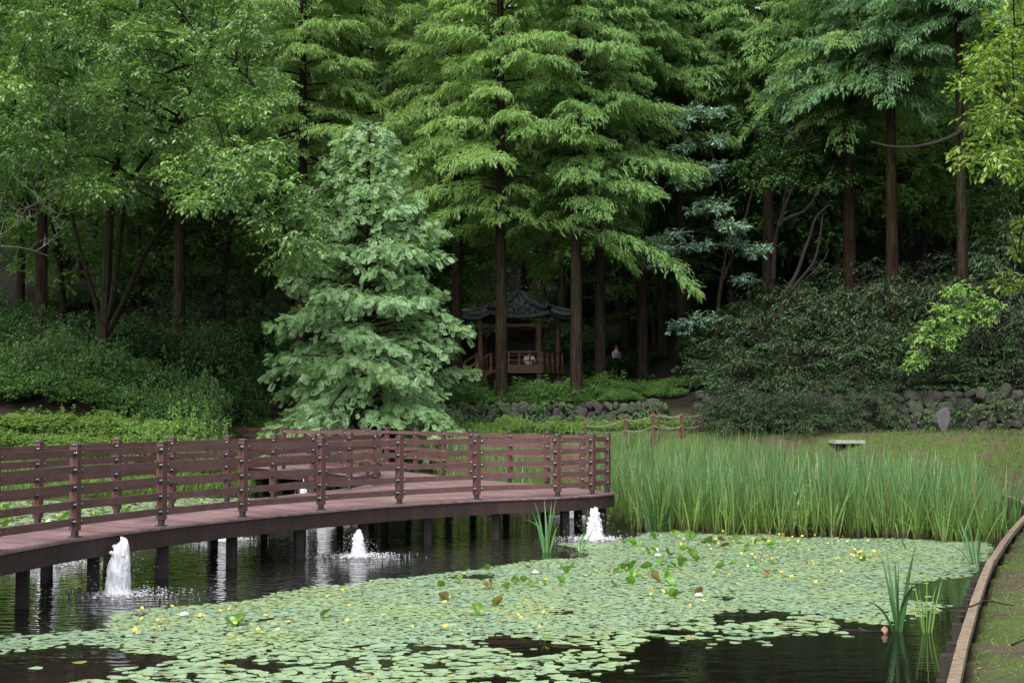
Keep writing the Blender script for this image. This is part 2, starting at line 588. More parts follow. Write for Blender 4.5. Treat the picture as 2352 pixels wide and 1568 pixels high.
#PART2
# ------------------------------------------------------------------ boardwalk
DZ = 0.764
FRONT = [(-6.25, 12.6), (-6.15, 14.5), (-5.95, 16.4), (-5.58, 18.25), (-4.93, 20.1), (-4.11, 21.8), (-3.13, 23.4), (-1.97, 24.98), (-0.65, 26.3), (0.87, 27.25), (1.57, 27.96), (1.92, 28.75)]
FARSIDE = [(1.92, 28.75), (1.5, 30.2), (0.78, 31.6), (-0.05, 32.8), (-1.0, 34.4), (-1.73, 36.1), (-2.56, 38.0), (-3.48, 39.7), (-4.32, 41.4), (-5.2, 43.2), (-6.17, 45.0), (-7.46, 46.5), (-8.97, 47.9), (-10.5, 49.0)]
INNER = [(-8.15, 12.8), (-8.0, 14.7), (-7.75, 16.6), (-7.3, 18.5), (-6.77, 20.4), (-6.17, 22.3), (-5.72, 24.0), (-5.07, 25.4), (-4.5, 26.9), (-3.97, 28.5), (-3.41, 29.9), (-3.05, 31.6), (-3.17, 33.9)]
INNERFAR = [(-3.17, 33.9), (-3.65, 36.0), (-4.42, 37.8), (-5.25, 39.5), (-6.55, 40.9)]
INNERFAR_DECK = INNERFAR + [(-7.6, 42.6), (-8.6, 44.4), (-10.2, 46.3), (-11.6, 47.4)]


def dense(pts, step=0.05):
    """smooth curve through pts, points step apart"""
    P = np.asarray(pts, float)
    P = np.vstack([2 * P[0] - P[1], P, 2 * P[-1] - P[-2]])
    o_ = []
    for j in range(1, len(P) - 2):
        tt = np.linspace(0, 1, 24, endpoint=False)[:, None]
        a, b, c, d = P[j - 1], P[j], P[j + 1], P[j + 2]
        o_.append(0.5 * (2 * b + (c - a) * tt + (2 * a - 5 * b + 4 * c - d) * tt ** 2 + (3 * b - a - 3 * c + d) * tt ** 3))
    o_ = np.vstack(o_ + [P[-2:-1]])
    s = np.concatenate([[0], np.cumsum(np.linalg.norm(np.diff(o_, axis=0), axis=1))])
    n = max(2, int(s[-1] / step))
    ss = np.linspace(0, s[-1], n)
    return np.stack([np.interp(ss, s, o_[:, q]) for q in range(o_.shape[1])], 1)


def offset(c, d):
    t_ = unit(np.gradient(c, axis=0))
    return c + d * np.stack([t_[:, 1], -t_[:, 0]], 1)


OUT = offset(dense(FRONT[:-1] + FARSIDE), 0.17)
cor = int(np.argmax(OUT[:, 0]))
INN = offset(dense(INNER + INNERFAR_DECK[1:]), -0.17)
kk = int(np.argmin(np.hypot(INN[:, 0] + 3.17, INN[:, 1] - 33.9)))

walk = thing('boardwalk', 'red-brown timber boardwalk bending in a V over the pond on dark piles', 'boardwalk', (OUT[0][0], OUT[0][1], 0))
mb = MB()


def planks(co, ci, n):
    for j in range(n):
        e0, e1 = j / n, (j + 1) / n - 0.006 / 0.14 / n
        q = []
        for c_, e in ((co, e0), (co, e1), (ci, e1), (ci, e0)):
            f = e * (len(c_) - 1)
            a = int(min(f, len(c_) - 2))
            q.append(c_[a] + (c_[a + 1] - c_[a]) * (f - a))
        zt = DZ + R.uniform(-0.002, 0.002)
        v = [(*x, zt) for x in q] + [(*x, DZ - 0.032) for x in q]
        mb.add(v, [[0, 1, 2, 3], [7, 6, 5, 4], [0, 4, 5, 1], [1, 5, 6, 2], [2, 6, 7, 3], [3, 7, 4, 0]])


planks(OUT[:cor + 1], INN[:kk + 1], int(cor * 0.05 / 0.145))
planks(OUT[cor:], INN[kk:], int((len(OUT) - cor) * 0.05 / 0.145))
mb.build('deck', M['deck'], walk)
for c_, d in ((OUT, -0.05), (INN, 0.05)):
    mb = MB()
    cc = offset(c_, d)
    for j in range(0, len(cc) - 6, 6):
        a, b = cc[j], cc[j + 6]
        zc = DZ - 0.034 - 0.12
        mb.beam((*a, zc), (*(a + (b - a) * 0.985), zc), 0.045, 0.24 + R.uniform(-0.004, 0.004))
    mb.build('fascia', M['fascia'], walk)
mb = MB()
for s in range(8):                                             # stringers under the planks
    for co, ci in ((OUT[:cor + 1], INN[:kk + 1]), (OUT[cor:], INN[kk:])):
        n = 30
        fo = co[np.linspace(0, len(co) - 1, n).astype(int)]
        fi = ci[np.linspace(0, len(ci) - 1, n).astype(int)]
        c_ = fo + (fi - fo) * (0.12 + 0.76 * s / 7)
        if s % 2 == 0:
            for a, b in zip(c_[:-1], c_[1:]):
                mb.beam((*a, DZ - 0.12), (*b, DZ - 0.12), 0.06, 0.15)
mb.build('stringer', M['pile'], walk)
pb = MB()
pb.box((0, 0, -0.06), (0.14, 0.14, 1.2))
pile_me = pb.mesh('pile', M['pile'])
for c_, d, idx in ((dense(FRONT, 0.02), -0.12, None), (dense(INNER, 0.02), 0.12, None), (dense(FARSIDE[1:], 0.02), -0.12, None), (dense(INNERFAR_DECK[1:], 0.02), 0.12, None)):
    cc = offset(c_, d)
    n = max(2, int(len(c_) * 0.02 / 1.5))
    for j in range(n + 1):
        x, y = cc[int(j / n * (len(cc) - 1))]
        if not inpoly([x], [y], POND)[0]:
            continue
        o = put('pile', pile_me, walk)
        o.location = (x - walk.location.x, y - walk.location.y, 0)
        o.rotation_euler.z = R.uniform(-0.2, 0.6)

# railings: posts with cap, foot and brackets; five rails in every bay
RAIL_Z = (0.20, 0.415, 0.635, 0.855, 1.07)
pb = MB()
pb.box((-0.029, 0, 0.625), (0.05, 0.108, 1.07))
pb.box((0.029, 0, 0.625), (0.05, 0.108, 1.07))
pb.box((0, 0, 0.625), (0.03, 0.085, 1.06))
post_me = pb.mesh('post', M['post'])
pb = MB()
pb.lathe([(0, 0.03), (0.05, 0.03), (0.07, 0.022), (0.074, 0.008), (0.07, 0), (0, 0)], (0, 0, 1.165), 14)
cap_me = pb.mesh('cap', M['iron'])
pb = MB()
pb.box((0, 0, 0.05), (0.07, 0.07, 0.13))
pb.box((0, 0, 0.008), (0.13, 0.13, 0.012))
foot_me = pb.mesh('foot', M['iron'])
pb = MB()
for s in (-1, 1):
    pb.box((0.088, s * 0.0245, 0), (0.062, 0.005, 0.082))
    pb.box((0.0585, s * 0.038, 0), (0.005, 0.03, 0.082))
nb_ = sum(len(f) for f in pb.F)
for s in (-1, 1):
    pb.box((0.092, s * 0.031, 0.008), (0.022, 0.010, 0.022))
    pb.box((0.066, s * 0.042, 0.008), (0.012, 0.018, 0.020))
br_me = pb.mesh('bracket', M['iron'])
br_me.materials.append(M['bolt'])
for q in br_me.polygons:
    if q.index >= nb_:
        q.material_index = 1


def railing(pts, label, first=True, last=True):
    P = np.array(pts, float)
    t_ = thing('boardwalk_railing', label, 'railing', (P[0][0], P[0][1], DZ), 'boardwalk railings')
    D = unit(np.gradient(P, axis=0))
    n = len(P)
    for j in range(n):
        if (j == 0 and not first) or (j == n - 1 and not last):
            continue
        po = put('post', post_me, t_)
        po.location = (P[j][0] - P[0][0], P[j][1] - P[0][1], 0)
        a = math.atan2(D[j][1], D[j][0])
        po.rotation_euler.z = a
        put('cap', cap_me, po)
        put('foot', foot_me, po)
        for s in (-1, 1):
            q = j + s
            if q < 0 or q >= n:
                continue
            d = unit(P[q] - P[j])
            b = math.atan2(d[1], d[0]) - a
            for z in RAIL_Z:
                o_ = put('bracket', br_me, po)
                o_.location = (0, 0, z)
                o_.rotation_euler.z = b
    for j in range(n - 1):
        d = unit(P[j + 1] - P[j])
        a, b = P[j] + d * 0.062, P[j + 1] - d * 0.062
        for z in RAIL_Z:
            mb = MB()
            jz = R.uniform(-0.004, 0.004)
            mb.beam((*a, DZ + z + jz), (*b, DZ + z - jz), 0.042, 0.094)
            mb.build('rail', M['rail'], t_)
    return t_


railing(FRONT, 'near red-brown railing along the front edge of the boardwalk facing the lily pads')
railing(FARSIDE, 'long far railing from the rounded corner back to the stone wall shore', first=False)
railing(INNER + INNERFAR[1:], 'inner railing lining the water gap between the two boardwalk arms')

# ------------------------------------------------------------------ fountain jets
m, t, p, o = newmat('white_water')
nz = noise(t, 1, 4, 0.7, stretch=(38, 38, 9))
t.links.new(mixcol(t, ramp(t, nz, (0.32, (0, 0, 0)), (0.6, (1, 1, 1))), (0.24, 0.26, 0.30), (0.76, 0.77, 0.80)), p.inputs['Base Color'])
p.inputs['Roughness'].default_value = 0.3
t.links.new(bump(t, nz, 0.7, 0.03), p.inputs['Normal'])
tr = t.nodes.new('ShaderNodeBsdfTranslucent')
tr.inputs['Color'].default_value = (0.95, 0.96, 1, 1)
mx = t.nodes.new('ShaderNodeMixShader')
mx.inputs[0].default_value = 0.35
t.links.new(p.outputs[0], mx.inputs[1])
t.links.new(tr.outputs[0], mx.inputs[2])
lw = t.nodes.new('ShaderNodeLayerWeight')
lw.inputs[0].default_value = 0.35
tp = t.nodes.new('ShaderNodeBsdfTransparent')
mx2 = t.nodes.new('ShaderNodeMixShader')
t.links.new(math2(t, 'MULTIPLY', math2(t, 'MULTIPLY', lw.outputs['Facing'], ramp(t, nz, (0.3, (1, 1, 1)), (0.65, (0.25, 0.25, 0.25)))), 0.85), mx2.inputs[0])
t.links.new(mx.outputs[0], mx2.inputs[1])
t.links.new(tp.outputs[0], mx2.inputs[2])
t.links.new(mx2.outputs[0], o.inputs['Surface'])
M['foam'] = m
OCT_V = np.array([(1, 0, 0), (-1, 0, 0), (0, 1, 0), (0, -1, 0), (0, 0, 1), (0, 0, -1)], float)
OCT_F = np.array([(0, 2, 4), (2, 1, 4), (1, 3, 4), (3, 0, 4), (2, 0, 5), (1, 2, 5), (3, 1, 5), (0, 3, 5)])


def ico(sub=1):
    import bmesh
    bm = bmesh.new()
    bmesh.ops.create_icosphere(bm, subdivisions=sub, radius=1)
    v = np.array([x.co[:] for x in bm.verts])
    f = np.array([[x.index for x in q.verts] for q in bm.faces])
    bm.free()
    return v, f


ICO_V, ICO_F = ico(1)
ICO2_V, ICO2_F = ico(2)


def jet(n, u, v, h, r0, label):
    g = np.random.default_rng(100 + n)
    q = on(u, v)
    t_ = thing('fountain_jet', label, 'fountain', (q[0], q[1], 0), 'fountain jets in the pond')
    nt_, nz_ = 40, 46
    th = np.arange(nt_) * 2 * math.pi / nt_
    top = 0.80 + 0.10 * np.cos(th - (0.1 if n == 0 else g.uniform(0, 6))) + 0.05 * np.cos(3 * th + g.uniform(0, 6))
    for s in range(7):
        top = top + g.uniform(0.02, 0.07) * np.maximum(0, np.cos(th * 1.0 - g.uniform(0, 6.28))) ** 18
    z = np.linspace(0, 1, nz_)
    Z, T = np.meshgrid(z, th, indexing='ij')
    H = h * top[None, :]
    e = 0.50 if n == 0 else 0.72
    prof = r0 * (1.0 - e * Z ** (2.6 if n == 0 else 1.5)) * np.where(Z > 0.93, np.sqrt(np.maximum(0, 1 - ((Z - 0.93) / 0.07) ** 2)), 1) + r0 * 0.35 * np.exp(-Z * h / 0.035)
    dis = np.zeros_like(prof)
    for s in range(14):
        kt, kz = g.integers(1, 9), g.uniform(3, 26)
        dis += np.sin(kt * T + kz * Z * h + g.uniform(0, 6.28)) / (kt + 2) * 0.12
    prof = prof * (1 + dis * (0.45 + 0.8 * Z))
    lean = (0.10 if n == 0 else 0.02) * r0 * Z
    v_ = np.stack([prof * np.cos(T) + lean + 0.3 * r0 * (0.25 if n == 0 else 0) * Z ** 3, prof * np.sin(T), Z * H - 0.01], -1).reshape(-1, 3)
    i_, k_ = np.meshgrid(np.arange(nz_ - 1), np.arange(nt_), indexing='ij')
    k2 = (k_ + 1) % nt_
    mb = MB()
    mb.add(v_, np.stack([i_ * nt_ + k_, i_ * nt_ + k2, (i_ + 1) * nt_ + k2, (i_ + 1) * nt_ + k_], -1).reshape(-1, 4))
    # frothy lumps on the surface
    N = 70 if n else 40
    zz = g.uniform(0.25, 0.95, N)
    a = g.uniform(0, 6.28, N)
    rr = r0 * (1 - e * zz ** 1.7) * g.uniform(0.6, 1.02, N)
    pos = np.stack([rr * np.cos(a) + lean.max() * zz, rr * np.sin(a), zz * h * 0.86], 1)
    mb.scatter(ICO_V * np.array([1, 1, 1]), ICO_F, pos, g.normal(0, 1, (N, 3)), np.tile([0.1, 0.2, 1], (N, 1)), r0 * g.uniform(0.07, 0.24, N))
    if n:                                                      # pointed tongues at the top
        N = 16
        a = g.uniform(0, 6.28, N)
        rr = r0 * g.uniform(0.0, 0.5, N)
        pos = np.stack([rr * np.cos(a), rr * np.sin(a), h * (0.80 - 0.35 * (rr / r0))], 1)
        dr = np.stack([0.3 * np.cos(a), 0.3 * np.sin(a), np.full(N, 1.0)], 1)
        mb.scatter(ICO_V * np.array([0.28, 1, 0.28]), ICO_F, pos, dr, np.tile([1, 0, 0.0], (N, 1)), h * g.uniform(0.08, 0.2, N))
    mb.build('water_column', M['foam'], t_, world=False, smooth=True)
    mb = MB()
    N = 260
    a = g.uniform(0, 6.28, N)
    rr = r0 * 0.75 + np.abs(g.normal(0, 0.13, N)) * (0.6 + h)
    zz = np.maximum(0.02, (h * 0.95 * g.uniform(0, 1, N)) * np.exp(-rr * 1.2))
    mb.scatter(OCT_V * np.array([1, 1.3, 1]), OCT_F, np.stack([rr * np.cos(a), rr * np.sin(a), zz], 1), g.normal(0, 1, (N, 3)), np.tile([0.1, 0.2, 1], (N, 1)), g.uniform(0.0015, 0.0065, N))
    tag(mb.build('spray', M['foam'], t_, world=False), kind='stuff')
    mb = MB()
    N = 520
    a = g.uniform(0, 6.28, N)
    rr = r0 * 0.9 + np.abs(g.normal(0, 0.30, N)) * (0.75 + 0.5 * h)
    pos = np.stack([rr * np.cos(a) * 1.25, rr * np.sin(a), g.uniform(0, 0.02, N) * np.exp(-rr)], 1)
    sc = g.uniform(0.007, 0.032, N) * np.exp(-rr * 0.9)
    dr = np.stack([-np.sin(a), np.cos(a), 0 * a], 1)
    mb.scatter(OCT_V * np.array([0.7, 1.5, 0.35]), OCT_F, pos, dr, np.tile([0, 0, 1.0], (N, 1)), sc)
    tag(mb.build('splash', M['foam'], t_, world=False), kind='stuff')


for n, (u, v, h, r0, lab) in enumerate(JETS):
    jet(n, u, v, h, r0, lab)
#PART3
# ------------------------------------------------------------------ floating pads
def uvpoly(*p):
    return [tuple(on(u, v)[:2]) for u, v in p]


DENSE = uvpoly((-150, 1476), (60, 1463), (150, 1458), (240, 1440), (255, 1415), (330, 1398), (430, 1396), (520, 1385), (600, 1376), (640, 1362), (750, 1345), (800, 1348), (870, 1332), (919, 1334),
               (983, 1324), (1089, 1309), (1173, 1297), (1241, 1288), (1290, 1285), (1350, 1281), (1346, 1262), (1288, 1249), (1400, 1249), (1440, 1240), (1480, 1225), (1560, 1220), (1700, 1221), (1760, 1228), (1850, 1236),
               (2000, 1239), (2130, 1241), (2250, 1243), (2275, 1262), (2252, 1290), (2232, 1310), (2222, 1325), (2160, 1326), (2120, 1336), (2085, 1339), (2066, 1360), (2090, 1372), (2080, 1382), (2140, 1385), (2184, 1396), (2075, 1410), (2055, 1424), (1990, 1428), (1880, 1412), (1780, 1403),
               (1690, 1402), (1640, 1415), (1530, 1430), (1450, 1447), (1350, 1460), (1260, 1468), (1180, 1470), (1110, 1480), (1000, 1482), (900, 1483), (760, 1492), (640, 1506), (560, 1502), (400, 1502), (300, 1498), (200, 1480), (100, 1492), (-150, 1500))
SPARSE = uvpoly((220, 1560), (300, 1534), (385, 1524), (420, 1500), (560, 1500), (640, 1500), (700, 1488), (760, 1486), (900, 1486), (1110, 1483), (1250, 1472), (1400, 1452), (1530, 1434), (1640, 1418), (1690, 1430), (1900, 1414), (1935, 1452), (1750, 1466), (1480, 1468),
                (1440, 1500), (1390, 1540), (1330, 1610), (1200, 1700), (-60, 1700), (60, 1600), (150, 1565))
STRAY = uvpoly((-100, 1470), (300, 1440), (330, 1530), (700, 1500), (1500, 1470), (1650, 1440), (1950, 1450), (2150, 1340), (2200, 1380), (2020, 1470), (1500, 1500), (1420, 1568), (-100, 1640))
HOLES = [uvpoly((545, 1512), (600, 1506), (645, 1512), (640, 1536), (560, 1534)), uvpoly((760, 1522), (820, 1518), (830, 1530), (770, 1534)), uvpoly((1088, 1475), (1138, 1457), (1190, 1452), (1222, 1472), (1330, 1480), (1400, 1492), (1300, 1505), (1190, 1512), (1130, 1490)),
         uvpoly((919, 1488), (1000, 1484), (1085, 1480), (1100, 1494), (1020, 1502), (930, 1500)),
         uvpoly((1640, 1404), (1690, 1400), (1777, 1403), (1760, 1424), (1640, 1430)),
         uvpoly((1020, 1322), (1140, 1318), (1150, 1330), (1030, 1332)), uvpoly((1640, 1370), (1690, 1374), (1680, 1380), (1640, 1378)),
         uvpoly((1270, 1404), (1345, 1402), (1340, 1414), (1280, 1414)), uvpoly((570, 1420), (640, 1418), (650, 1426), (580, 1428)), uvpoly((300, 1410), (350, 1404), (360, 1412), (310, 1418))]
BACKPADS = uvpoly((-140, 1150), (60, 1146), (240, 1160), (380, 1150), (600, 1128), (650, 1140), (640, 1165), (500, 1215), (380, 1240), (-140, 1300))


def pad_template(n, seed):
    g = np.random.default_rng(seed)
    a = np.linspace(0.12, 2 * math.pi - 0.12, n)
    r = 1 + 0.05 * np.sin(a * 2 + g.uniform(0, 6)) + g.uniform(-0.03, 0.03, n)
    v = np.stack([np.sin(a) * r, np.cos(a) * r, 0.05 * r * np.sin(a * 2 + seed)], 1)
    v = np.vstack([[0, 0.18, -0.02], v])
    return v, np.arange(n + 1)[None, :]


PADT = [pad_template(11, s) for s in range(6)]
g = np.random.default_rng(11)


def jgrid(x0, x1, y0, y1, c):
    X, Y = np.meshgrid(np.arange(x0, x1, c), np.arange(y0, y1, c), indexing='ij')
    X, Y = X.ravel(), Y.ravel()
    return X + g.uniform(-0.6, 0.6, X.size) * c, Y + g.uniform(-0.6, 0.6, X.size) * c


def cloud(x, y, k=1.0):
    return ripple(x * 5.1 * k, y * 7.3 * k) + 0.6 * ripple(y * 13 * k + 5, x * 9 * k)


def ragged(x, y, poly, k=1.0):
    return inpoly(x + k * (0.16 * cloud(x, y, 0.55) + g.normal(0, 0.05, x.shape)), y + k * (0.34 * cloud(y + 3, x, 0.5) + g.normal(0, 0.12, x.shape)), poly)


def holes(x, y):
    h = np.zeros(x.shape, bool)
    for q in HOLES:
        h |= ragged(x, y, q, 0.8)
    return h


px_, py_, pr_ = [], [], []
x, y = jgrid(-9, 10.5, 11, 29.5, 0.074)
far_ = sstep(14, 22, y)
k = ragged(x, y, DENSE) & ~holes(x, y) & (g.uniform(0, 1, x.size) < 0.90) & (cloud(x, y) > -0.62 - 0.2 * far_)
px_.append(x[k]); py_.append(y[k]); pr_.append(g.uniform(0.032, 0.062, k.sum()) * np.where(g.uniform(0, 1, k.sum()) < 0.06, 1.5, 1))
x, y = jgrid(-9, 10.5, 13.5, 29.5, 0.078)
k = ragged(x, y, DENSE) & ~holes(x, y) & (cloud(x, y) > -0.95 + 0.5 * g.uniform(0, 1, x.size)) & (g.uniform(0, 1, x.size) < sstep(13, 16.5, y))
px_.append(x[k]); py_.append(y[k]); pr_.append(g.uniform(0.030, 0.058, k.sum()))
x, y = jgrid(-6, 5.5, 10, 17.5, 0.10)
k = ragged(x, y, SPARSE) & ~holes(x, y) & (g.uniform(0, 1, x.size) < 0.84) & (cloud(x, y, 0.8) > -0.32)
px_.append(x[k]); py_.append(y[k]); pr_.append(g.uniform(0.042, 0.085, k.sum()) * np.where(g.uniform(0, 1, k.sum()) < 0.10, 1.45, 1))
x, y = jgrid(-6, 6, 10, 20, 0.30)
k = inpoly(x, y, STRAY) & (g.uniform(0, 1, x.size) < 0.22)
px_.append(x[k]); py_.append(y[k]); pr_.append(g.uniform(0.035, 0.075, k.sum()))
x, y = jgrid(-14, -3, 27, 39.5, 0.14)
k = inpoly(x, y, BACKPADS) & inpoly(x, y, POND) & (g.uniform(0, 1, x.size) < 0.85)
px_.append(x[k]); py_.append(y[k]); pr_.append(g.uniform(0.06, 0.12, k.sum()))
BIG = [(1195, 1462, 0.105), (1290, 1479, 0.11), (1262, 1513, 0.115), (1330, 1531, 0.12), (1115, 1494, 0.105), (1160, 1498, 0.06), (1050, 1500, 0.10), (1225, 1524, 0.055), (1690, 1453, 0.10), (1780, 1447, 0.10), (1940, 1416, 0.09), (1650, 1462, 0.06), (1600, 1415, 0.1),
       (960, 1508, 0.09), (1370, 1549, 0.05), (1295, 1552, 0.05), (1830, 1459, 0.045), (1865, 1440, 0.06), (1740, 1462, 0.06)]
for u, v, r in BIG:
    q = on(u, v)
    px_.append(np.array([q[0]])); py_.append(np.array([q[1]])); pr_.append(np.array([r]))
px_, py_, pr_ = np.concatenate(px_), np.concatenate(py_), np.concatenate(pr_)
ok = inpoly(px_, py_, POND)
for q in JP:
    ok &= np.hypot(px_ - q[0], py_ - q[1]) > 0.45
px_, py_, pr_ = px_[ok], py_[ok], pr_[ok]
NP = len(px_)
pz_ = g.uniform(0.004, 0.012, NP)
pdir = np.stack([np.cos(a_ := g.uniform(0, 6.283, NP)), np.sin(a_), g.normal(0, 0.025, NP)], 1)
pup = np.stack([g.normal(0, 0.03, NP), g.normal(0, 0.03, NP), np.ones(NP)], 1)
M['pad'] = leaf_mat('floating_pad_green', (0.125, 0.195, 0.115), (0.195, 0.275, 0.175), (0.185, 0.25, 0.115), 0.12, 0.36, 0.5, 0.08)
uu, vv, ff = proj(np.stack([px_, py_, pz_], 1))
inview = (uu > -20) & (uu < 2372) & (vv < 1585)
size = np.where(inview, pr_ / ff, 0)
order = np.argsort(-size)
solo = np.zeros(NP, bool)
solo[order[:300]] = True
tix = g.integers(0, 6, NP)
mb = MB()
for s in range(6):
    k = (~solo) & (tix == s)
    mb.scatter(PADT[s][0], PADT[s][1], np.stack([px_[k], py_[k], pz_[k]], 1), pdir[k], pup[k], pr_[k])
M['oldpad'] = leaf_mat('yellowing_pad', (0.19, 0.20, 0.06), (0.13, 0.11, 0.04), None, 0.12, 0.45, 0.4, 0.1)
fpo = mb.build('floating_pads', M['pad'])
fpo.data.materials.append(M['oldpad'])
mi = (g.uniform(0, 1, len(fpo.data.polygons)) < 0.022).astype(np.int32)
fpo.data.polygons.foreach_set('material_index', mi)
tag(fpo, 'mat of small round pale green floating pads covering the dark water', 'pond plants', None, 'stuff')
pad_me = []
for s in range(6):
    mb = MB()
    mb.add(*PADT[s])
    pad_me.append(mb.mesh('lily_pad', M['pad']))
old_me = []
for s in range(6):
    mb = MB()
    mb.add(*PADT[s])
    old_me.append(mb.mesh('lily_pad', M['oldpad']))
for j in np.where(solo)[0]:
    o = put('lily_pad', (old_me if g.uniform() < 0.05 else pad_me)[tix[j]])
    o.location = (px_[j], py_[j], pz_[j] + 0.004)
    o.scale = (pr_[j],) * 3
    o.rotation_euler = (pdir[j][2], g.normal(0, 0.025), math.atan2(pdir[j][1], pdir[j][0]))
    tag(o, 'round pad floating in the nearest loose fringe of the mat', 'lily pad', 'nearest floating pads')

# yellow flowers standing over the pads
M['petal'] = plain('yellow_petal', (0.62, 0.37, 0.02), (0.75, 0.5, 0.04), 20, 0.5, 0.3)
M['stem'] = plain('green_stem', (0.08, 0.12, 0.03), (0.12, 0.17, 0.05), 9, 0.6, 0.3)
fl_me = []
for s in range(4):
    mb = MB()
    for q in range(5):
        a = q * 2 * math.pi / 5 + g.uniform(-0.2, 0.2)
        c, d = math.cos(a), math.sin(a)
        e = g.uniform(0.1, 0.9)
        mb.add([(0, 0, 0), (0.6 * c - 0.35 * d, 0.6 * d + 0.35 * c, 0.3 * e), (c, d, 0.55 * e), (0.6 * c + 0.35 * d, 0.6 * d - 0.35 * c, 0.3 * e)], [[0, 1, 2, 3]])
    nf = sum(len(f) for f in mb.F)
    mb.tube([(0.3, 0.2, -3.6), (0.1, 0.05, -1.8), (0, 0, 0)], 0.11, 4)
    me = mb.mesh('yellow_flower', M['petal'])
    me.materials.append(M['stem'])
    for q in me.polygons:
        if q.index >= nf:
            q.material_index = 1
    fl_me.append(me)
YBAND = [(1440, 1262), (1480, 1228), (1720, 1222), (2000, 1242), (2080, 1255), (1980, 1300), (1750, 1300), (1600, 1275), (1480, 1290)]
fp = []


def sampleuv(poly, n, jit=None):
    p = np.array(poly, float)
    o_ = []
    while len(o_) < n:
        u = g.uniform(p[:, 0].min(), p[:, 0].max())
        v = g.uniform(p[:, 1].min(), p[:, 1].max())
        if inpoly([u], [v], poly)[0]:
            o_.append((u, v))
    return o_


FL = [(q, 'small yellow flower in the thick yellow drift before the reeds', 'yellow flowers before the reeds') for q in sampleuv(YBAND, 135)]
FL += [(q, 'small yellow flower standing alone over the open pad mat', 'yellow flowers scattered over the mat') for q in sampleuv([(260, 1415), (640, 1370), (1000, 1330), (1450, 1290), (2000, 1300), (2060, 1330), (1700, 1395), (1250, 1460), (640, 1495), (300, 1490)], 95)]
FL += [(q, 'small yellow flower at the left end of the mat by the tall jet', 'yellow flowers by the tall jet') for q in sampleuv([(240, 1425), (420, 1395), (560, 1385), (640, 1440), (520, 1480), (280, 1470)], 26)]
FL += [(q, 'small yellow flower on the pads behind the boardwalk railing', 'yellow flowers behind the railing') for q in sampleuv([(-20, 1185), (120, 1175), (380, 1160), (560, 1140), (560, 1160), (330, 1190), (180, 1215), (-20, 1240)], 44)]
for (u, v), lab, gr in FL:
    q = on(u, v)
    o = put('yellow_flower', fl_me[g.integers(0, 4)])
    s = g.uniform(0.018, 0.031)
    o.location = (q[0], q[1], s * 3.3)
    o.scale = (s, s, s)
    o.rotation_euler = (g.normal(0, 0.35), g.normal(0, 0.35), g.uniform(0, 6.28))
    tag(o, lab, 'flower', gr)

# leaves of the larger water lily, raised on stems
M['lily'] = leaf_mat('lily_leaf_green', (0.05, 0.13, 0.010), (0.105, 0.20, 0.026), None, 0.35, 0.3, 0.4, 0.25)
M['lilybrown'] = leaf_mat('lily_leaf_bronze', (0.09, 0.085, 0.018), (0.09, 0.05, 0.02), None, 0.2, 0.4, 0.4, 0.2)


def lily_leaf_mesh(s, mat):
    gg = np.random.default_rng(s)
    n = 14
    a = np.linspace(0.16, 2 * math.pi - 0.16, n)
    fold = gg.uniform(0.4, 1.5)
    mb = MB()
    v = [(0, -0.55, 0)]
    for rr in (0.55, 1.0):
        for q in a:
            xx, yy = math.sin(q) * rr * 0.85, -math.cos(q) * rr
            v.append((xx, yy, fold * abs(xx) ** 1.3 + 0.12 * rr * math.sin(3 * q + s) + 0.15 * yy * yy))
    f4 = [[1 + q, 1 + n + q, 2 + n + q, 2 + q] for q in range(n - 1)]
    f3 = [[0, 1 + q, 2 + q] for q in range(n - 1)]
    mb.add(v, f4)
    mb.add(v, f3)
    return mb.mesh('leaf', mat, smooth=True)


leaf_me = [lily_leaf_mesh(s, M['lily'] if s else M['lilybrown']) for s in range(9)]
mb = MB()
mb.tube([(0, 0.05, -2.6), (0.05, -0.1, -1.2), (0, -0.5, 0)], 0.07, 5)
lstem_me = mb.mesh('stem', M['stem'])


def z7(x, y):
    return ((1500 + x / 5.113) * 0.91875, (1320 + y / 5.113) * 0.91875)


def z8(x, y):
    return ((1000 + x / 4.704) * 0.91875, (1400 + y / 4.704) * 0.91875)


CL1 = [z7(*q) for q in [(300, 245), (390, 230), (510, 235), (660, 150), (970, 130), (1120, 140), (1190, 160), (1380, 250), (1300, 245), (1450, 235), (1760, 200), (1680, 190), (2100, 210), (2000, 225), (1600, 275), (1870, 290), (2200, 255), (1900, 230), (1550, 200)]]
CL2 = [z7(*q) for q in [(1150, 285), (1080, 335), (1190, 360), (690, 350), (600, 350), (870, 380), (1040, 450), (1060, 500), (1250, 450), (1160, 430), (760, 490), (930, 510), (900, 545), (240, 570), (330, 545), (430, 550), (440, 625), (600, 580), (680, 640), (700, 700), (840, 600), (850, 660), (170, 750), (390, 750), (880, 740)]]
CL3 = [z7(*q) for q in [(1690, 460), (1850, 510), (1960, 520), (1990, 560), (1540, 560), (2210, 460), (2130, 630), (2250, 580), (1265, 860), (940, 905)]] + [(1982, 1290), (2075, 1262), (2020, 1252)]
CL4 = [z8(*q) for q in [(1025, 120), (680, 280), (480, 320), (500, 480), (1170, 550), (1060, 345), (1350, 290), (1460, 300), (1560, 320), (1690, 300), (1880, 310), (1230, 380), (1960, 185), (2030, 90), (2280, 150), (900, 660), (1700, 960)]] + [(528, 1440), (556, 1435), (749, 1420)]
CL5 = sampleuv([(-30, 1156), (150, 1152), (330, 1172), (300, 1190), (-30, 1235)], 30)
